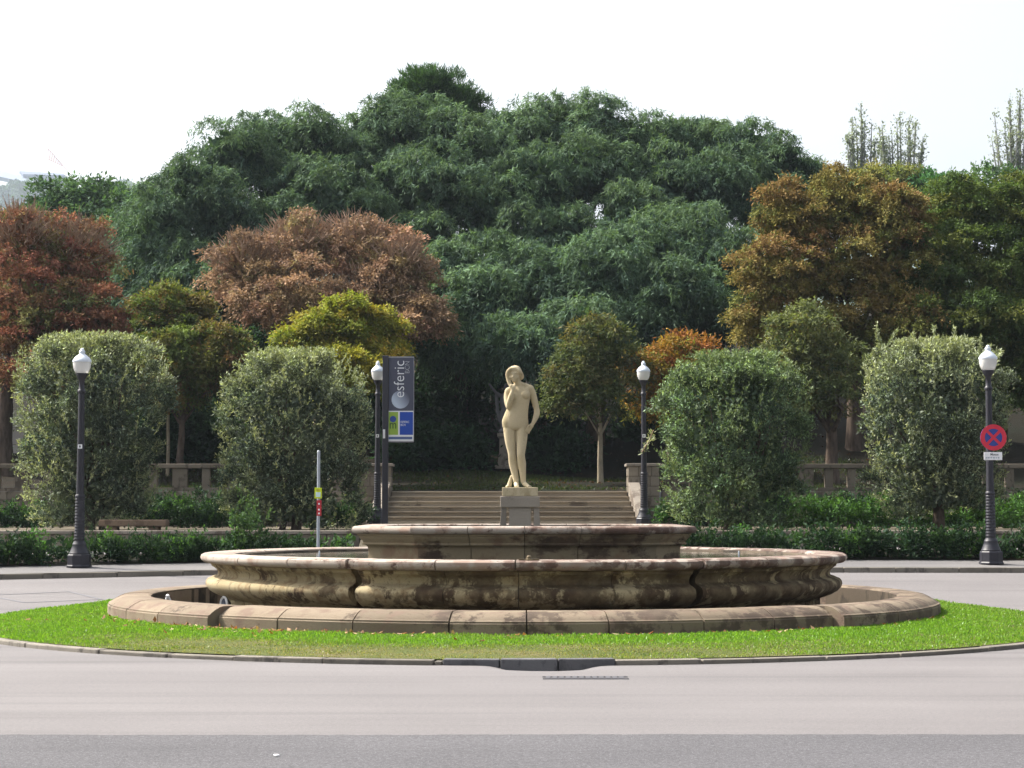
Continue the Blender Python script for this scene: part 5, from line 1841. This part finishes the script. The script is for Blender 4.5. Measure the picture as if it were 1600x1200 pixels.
# grass growing beyond, on the upper lawn
n = 30000
x = RNG.uniform(-13, 13, n)
y = RNG.uniform(53.2, 60, n)
z = np.array([hill_z(a_, b_) for a_, b_ in zip(x, y)])
ax = RNG.normal(0, 0.4, (n, 3))
ax[:, 2] = 1
keep = (np.sin(x * 0.8 + 2) + np.sin(y * 1.1) + RNG.normal(0, 0.6, n)) > -0.3
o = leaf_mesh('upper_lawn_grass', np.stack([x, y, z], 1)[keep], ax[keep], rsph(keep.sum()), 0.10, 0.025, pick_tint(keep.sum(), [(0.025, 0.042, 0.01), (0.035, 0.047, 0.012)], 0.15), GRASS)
tag(o, 'patchy shaded grass of the upper lawn', 'grass', kind='stuff')


def litter(name, n, fx, fy_, fz_, size, label, pal_=((0.2, 0.085, 0.035), (0.15, 0.055, 0.03), (0.3, 0.2, 0.12), (0.36, 0.27, 0.18))):
    x, y = fx(n), fy_(n)
    z = np.array([fz_(a_, b_) for a_, b_ in zip(x, y)])
    ax = RNG.normal(0, 1, (n, 3))
    ax[:, 2] *= 0.35
    up = RNG.normal(0, 0.3, (n, 3))
    up[:, 2] += 1
    sd = np.cross(ax, up)
    o_ = leaf_mesh(name, np.stack([x, y, z], 1), ax, sd, size * RNG.uniform(0.6, 1.3, n), size * 0.7, pick_tint(n, pal_, 0.2), LEAF_DULL)
    return tag(o_, label, 'leaves', kind='stuff')


def ringpts(n):
    a = np.concatenate([RNG.normal(-0.55, 0.22, n // 2), RNG.uniform(-1.2, 1.2, n - n // 2)])
    r = RO + 0.03 + np.abs(RNG.normal(0, 0.06, n))
    r = np.where(RNG.random(n) < 0.2, r + RNG.random(n) * 1.2, r)
    return CX + r * np.sin(a), CY - r * np.cos(a)


rx, ry = ringpts(260)
litter('fallen_leaves', 260, lambda n: rx, lambda n: ry, lambda x, y: 0.118, 0.075, 'dry brown leaves caught in the grass along the outer stone ring')
lx = RNG.uniform(-12, 12, 1500)
ly = RNG.uniform(53.2, 66, 1500)
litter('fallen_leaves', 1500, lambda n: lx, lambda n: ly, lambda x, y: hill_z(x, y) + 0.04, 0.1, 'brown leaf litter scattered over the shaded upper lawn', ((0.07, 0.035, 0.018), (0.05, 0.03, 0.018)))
pw_ = P(432, 1177, 12.55)
o = MB().box(-0.014, 0.016, -0.02, 0.02, 0.006, 0.014).build('paper_scrap', WHITE, bevel=0.003)
o.location = (pw_.x, 12.55, 0.0)
o.rotation_euler = (0.05, 0, 0.5)
tag(o, 'small white scrap of paper on the dark asphalt', 'litter')

# ------------------------------------------------------------------ far hill, stadium, crane, wall at left
KF = 2.5
YH = 820.0 * KF


def far_z(x, y):
    t = max(0.0, min(1.0, (y - 430) / (YH - 430)))
    top = P(0, 322, YH).z / YH + 0.002 * math.sin(x * 0.012) + 0.0012 * math.sin(x * 0.028 + 1) - 0.02 * max(0.0, min(1.0, (x + 250) / 400))
    return min(y, YH) * (0.028 + (top - 0.028) * t ** 0.9)


grid('far_hill', [-1400, -1100] + [-900 + 40 * i for i in range(31)] + [500, 800, 1300], [418, 520, 650, 800, 950, 1100, 1250, 1400, 1550, 1700, 1850, 2000, 2150, 2300], far_z, FARHILL)
FARG = [(0.045, 0.085, 0.05), (0.06, 0.10, 0.055), (0.035, 0.07, 0.05)]
for i, (cx, cy, hw_, hh, Y, lab) in enumerate((
        (20, 312, 34, 24, 700, 'hazy rounded tree on the far hill, left of the others'), (42, 305, 20, 26, 690, 'hazy dark tree on the far hill below the stadium roof'),
        (88, 300, 16, 18, 740, 'hazy tree on the far hill at the right end of the stadium'), (30, 350, 40, 26, 520, 'hazy tree lower on the far hill at the left edge'),
        (195, 298, 18, 14, 760, 'hazy tree on the far ridge between the green crowns, larger'), (235, 300, 18, 12, 770, 'hazy tree on the far ridge close to the feathery trees'), (265, 306, 20, 14, 760, 'hazy tree on the far ridge half hidden by feathery sprays'),
        (60, 345, 30, 22, 540, 'hazy tree lower on the far hill above the red chestnut'))):
    Y *= KF
    c = P(cx, cy, Y)
    zb = far_z(c.x, Y)
    s = Y / F
    o = empty('distant_tree', (c.x, Y, zb - 0.5))
    tag(o, lab, 'tree', 'hazy trees on the far hill')
    lb = [((0, 0, c.z - zb), (hw_ * s, hw_ * s, hh * s)), ((hw_ * s * 0.5, 0, c.z - zb - hh * s * 0.5), (hw_ * s * 0.7, hw_ * s * 0.7, hh * s * 0.8))]
    MB().tube([(0, 0, 0), (0, 0, max(1.0, c.z - zb))], [0.5, 0.2], 7).build('trunk', BARK, o)
    crown('crown', lb, o, FARG, LEAF_DULL, clumps=14, sprays=16, per=5, Ls=2.4, spread=1.0, droop=0.2, L=3.0, W=2.0, leafdroop=0, fill=120, fl=5.0)
# stadium: two sloping roof planes over dark stands
YS = 790.0 * KF
sd_ = empty('stadium', (P(30, 290, YS).x, YS, far_z(P(30, 290, YS).x, YS) - 2))
tag(sd_, 'hazy stadium with sloping pale roofs on the far hill', 'stadium')
L0 = Vector(sd_.location)
ROOFP = plain('stadium_roof', (0.17, 0.21, 0.29), 0.5, 0.4, var=0.03, scale=0.1)
ROOFD = plain('stadium_stand', (0.05, 0.07, 0.13), 0.7, 0.3, var=0.05, scale=0.1)


def slab(pts, thick, name, mat):
    q = [P(px, py, Y * KF) - L0 for px, py, Y in pts]
    n = len(q)
    v = q + [p - Vector((0, 0, thick)) for p in q]
    MB().add(v, [tuple(range(n)), tuple(range(2 * n - 1, n - 1, -1))] + [(i, (i + 1) % n, n + (i + 1) % n, n + i) for i in range(n)]).build(name, mat, sd_)


slab([(-120, 252, 760), (8, 268, 780), (70, 284, 800), (66, 290, 770), (0, 276, 750), (-120, 262, 735)], 4.0, 'roof', ROOFP)
slab([(30, 267, 800), (100, 271, 800), (100, 274, 780), (36, 272, 780)], 3.0, 'roof', ROOFD)
m_ = MB()
for x0, x1, y0, y1 in ((-30, 33, 290, 320), (34, 101, 273, 320)):
    a_, b_ = P(x0, y1, 805 * KF) - L0, P(x1, y0, 805 * KF) - L0
    m_.box(a_.x, b_.x, a_.y, a_.y + 40, a_.z - 20, b_.z)
m_.build('stand', ROOFD, sd_)
a_, b_ = P(44, 276, 803 * KF) - L0, P(72, 272.5, 803 * KF) - L0
MB().box(a_.x, b_.x, a_.y - 1, a_.y + 0.8, a_.z, b_.z).build('fascia', ROOFP, sd_)
# crane jib
YC = 760.0 * KF
cr0 = empty('crane', (P(60, 300, YC).x, YC, far_z(P(60, 300, YC).x, YC) - 1))
tag(cr0, 'faint red lattice crane jib rising behind the far hill trees', 'crane')
L0 = Vector(cr0.location)
CRM = plain('crane_red_paint', (0.6, 0.25, 0.2), 0.5, 0.4, var=0.05)
j0, j1 = P(75, 232, YC) - L0, P(98, 258, YC) - L0
k0, k1 = P(74, 248, YC) - L0, P(97, 259, YC) - L0
m_ = MB().tube([j0, j1], 0.4, 5).tube([k0, k1], 0.4, 5)
for i in range(8):
    t = i / 7
    a_, b_ = j0.lerp(j1, t), k0.lerp(k1, t)
    m_.tube([a_, b_], 0.25, 4)
    if i < 7:
        m_.tube([a_, k0.lerp(k1, (i + 1) / 7)], 0.25, 4)
m_.build('jib', CRM, cr0)
e = P(112, 275, YC) - L0
MB().tube([j1, e, Vector((e.x, e.y, 0))], 0.35, 5).build('mast', CRM, cr0)
# pale garden building wall behind the left chestnut trunk
YW = 60.5
a_, b_ = P(-160, 745, YW), P(62, 640, YW)
o = empty('garden_wall', ((a_.x + b_.x) / 2, YW, hill_z((a_.x + b_.x) / 2, YW) - 0.3))
tag(o, 'pale rendered wall behind the trunk of the rust red chestnut', 'wall')
hwid = (b_.x - a_.x) / 2
zt_ = b_.z - o.location.z
for i in range(4):
    for r in range(3):
        x0 = -hwid + i * hwid / 2
        MB().box(x0 + 0.004, x0 + hwid / 2 - 0.004, 0.0, 0.3, r * zt_ / 3, (r + 1) * zt_ / 3 - 0.012).build('panel', CONCRETE, o, bevel=0.006)
MB().box(-hwid, hwid, 0.02, 0.28, -0.2, zt_ - 0.02).build('core', STONE_CORE, o)

# ------------------------------------------------------------------ the hazy air
N = NT('haze_air')
pv = N.n('ShaderNodeVolumePrincipled')
pv.inputs['Color'].default_value = (0.74, 0.86, 1.0, 1)
pv.inputs['Density'].default_value = 0.00016
pv.inputs['Anisotropy'].default_value = 0.3
N.l(pv.outputs[0], N.out.inputs['Volume'])
o = MB().box(-1450, 1450, -40, 2400, -1.5, 480).build('haze', N.m)
o['kind'] = 'stuff'
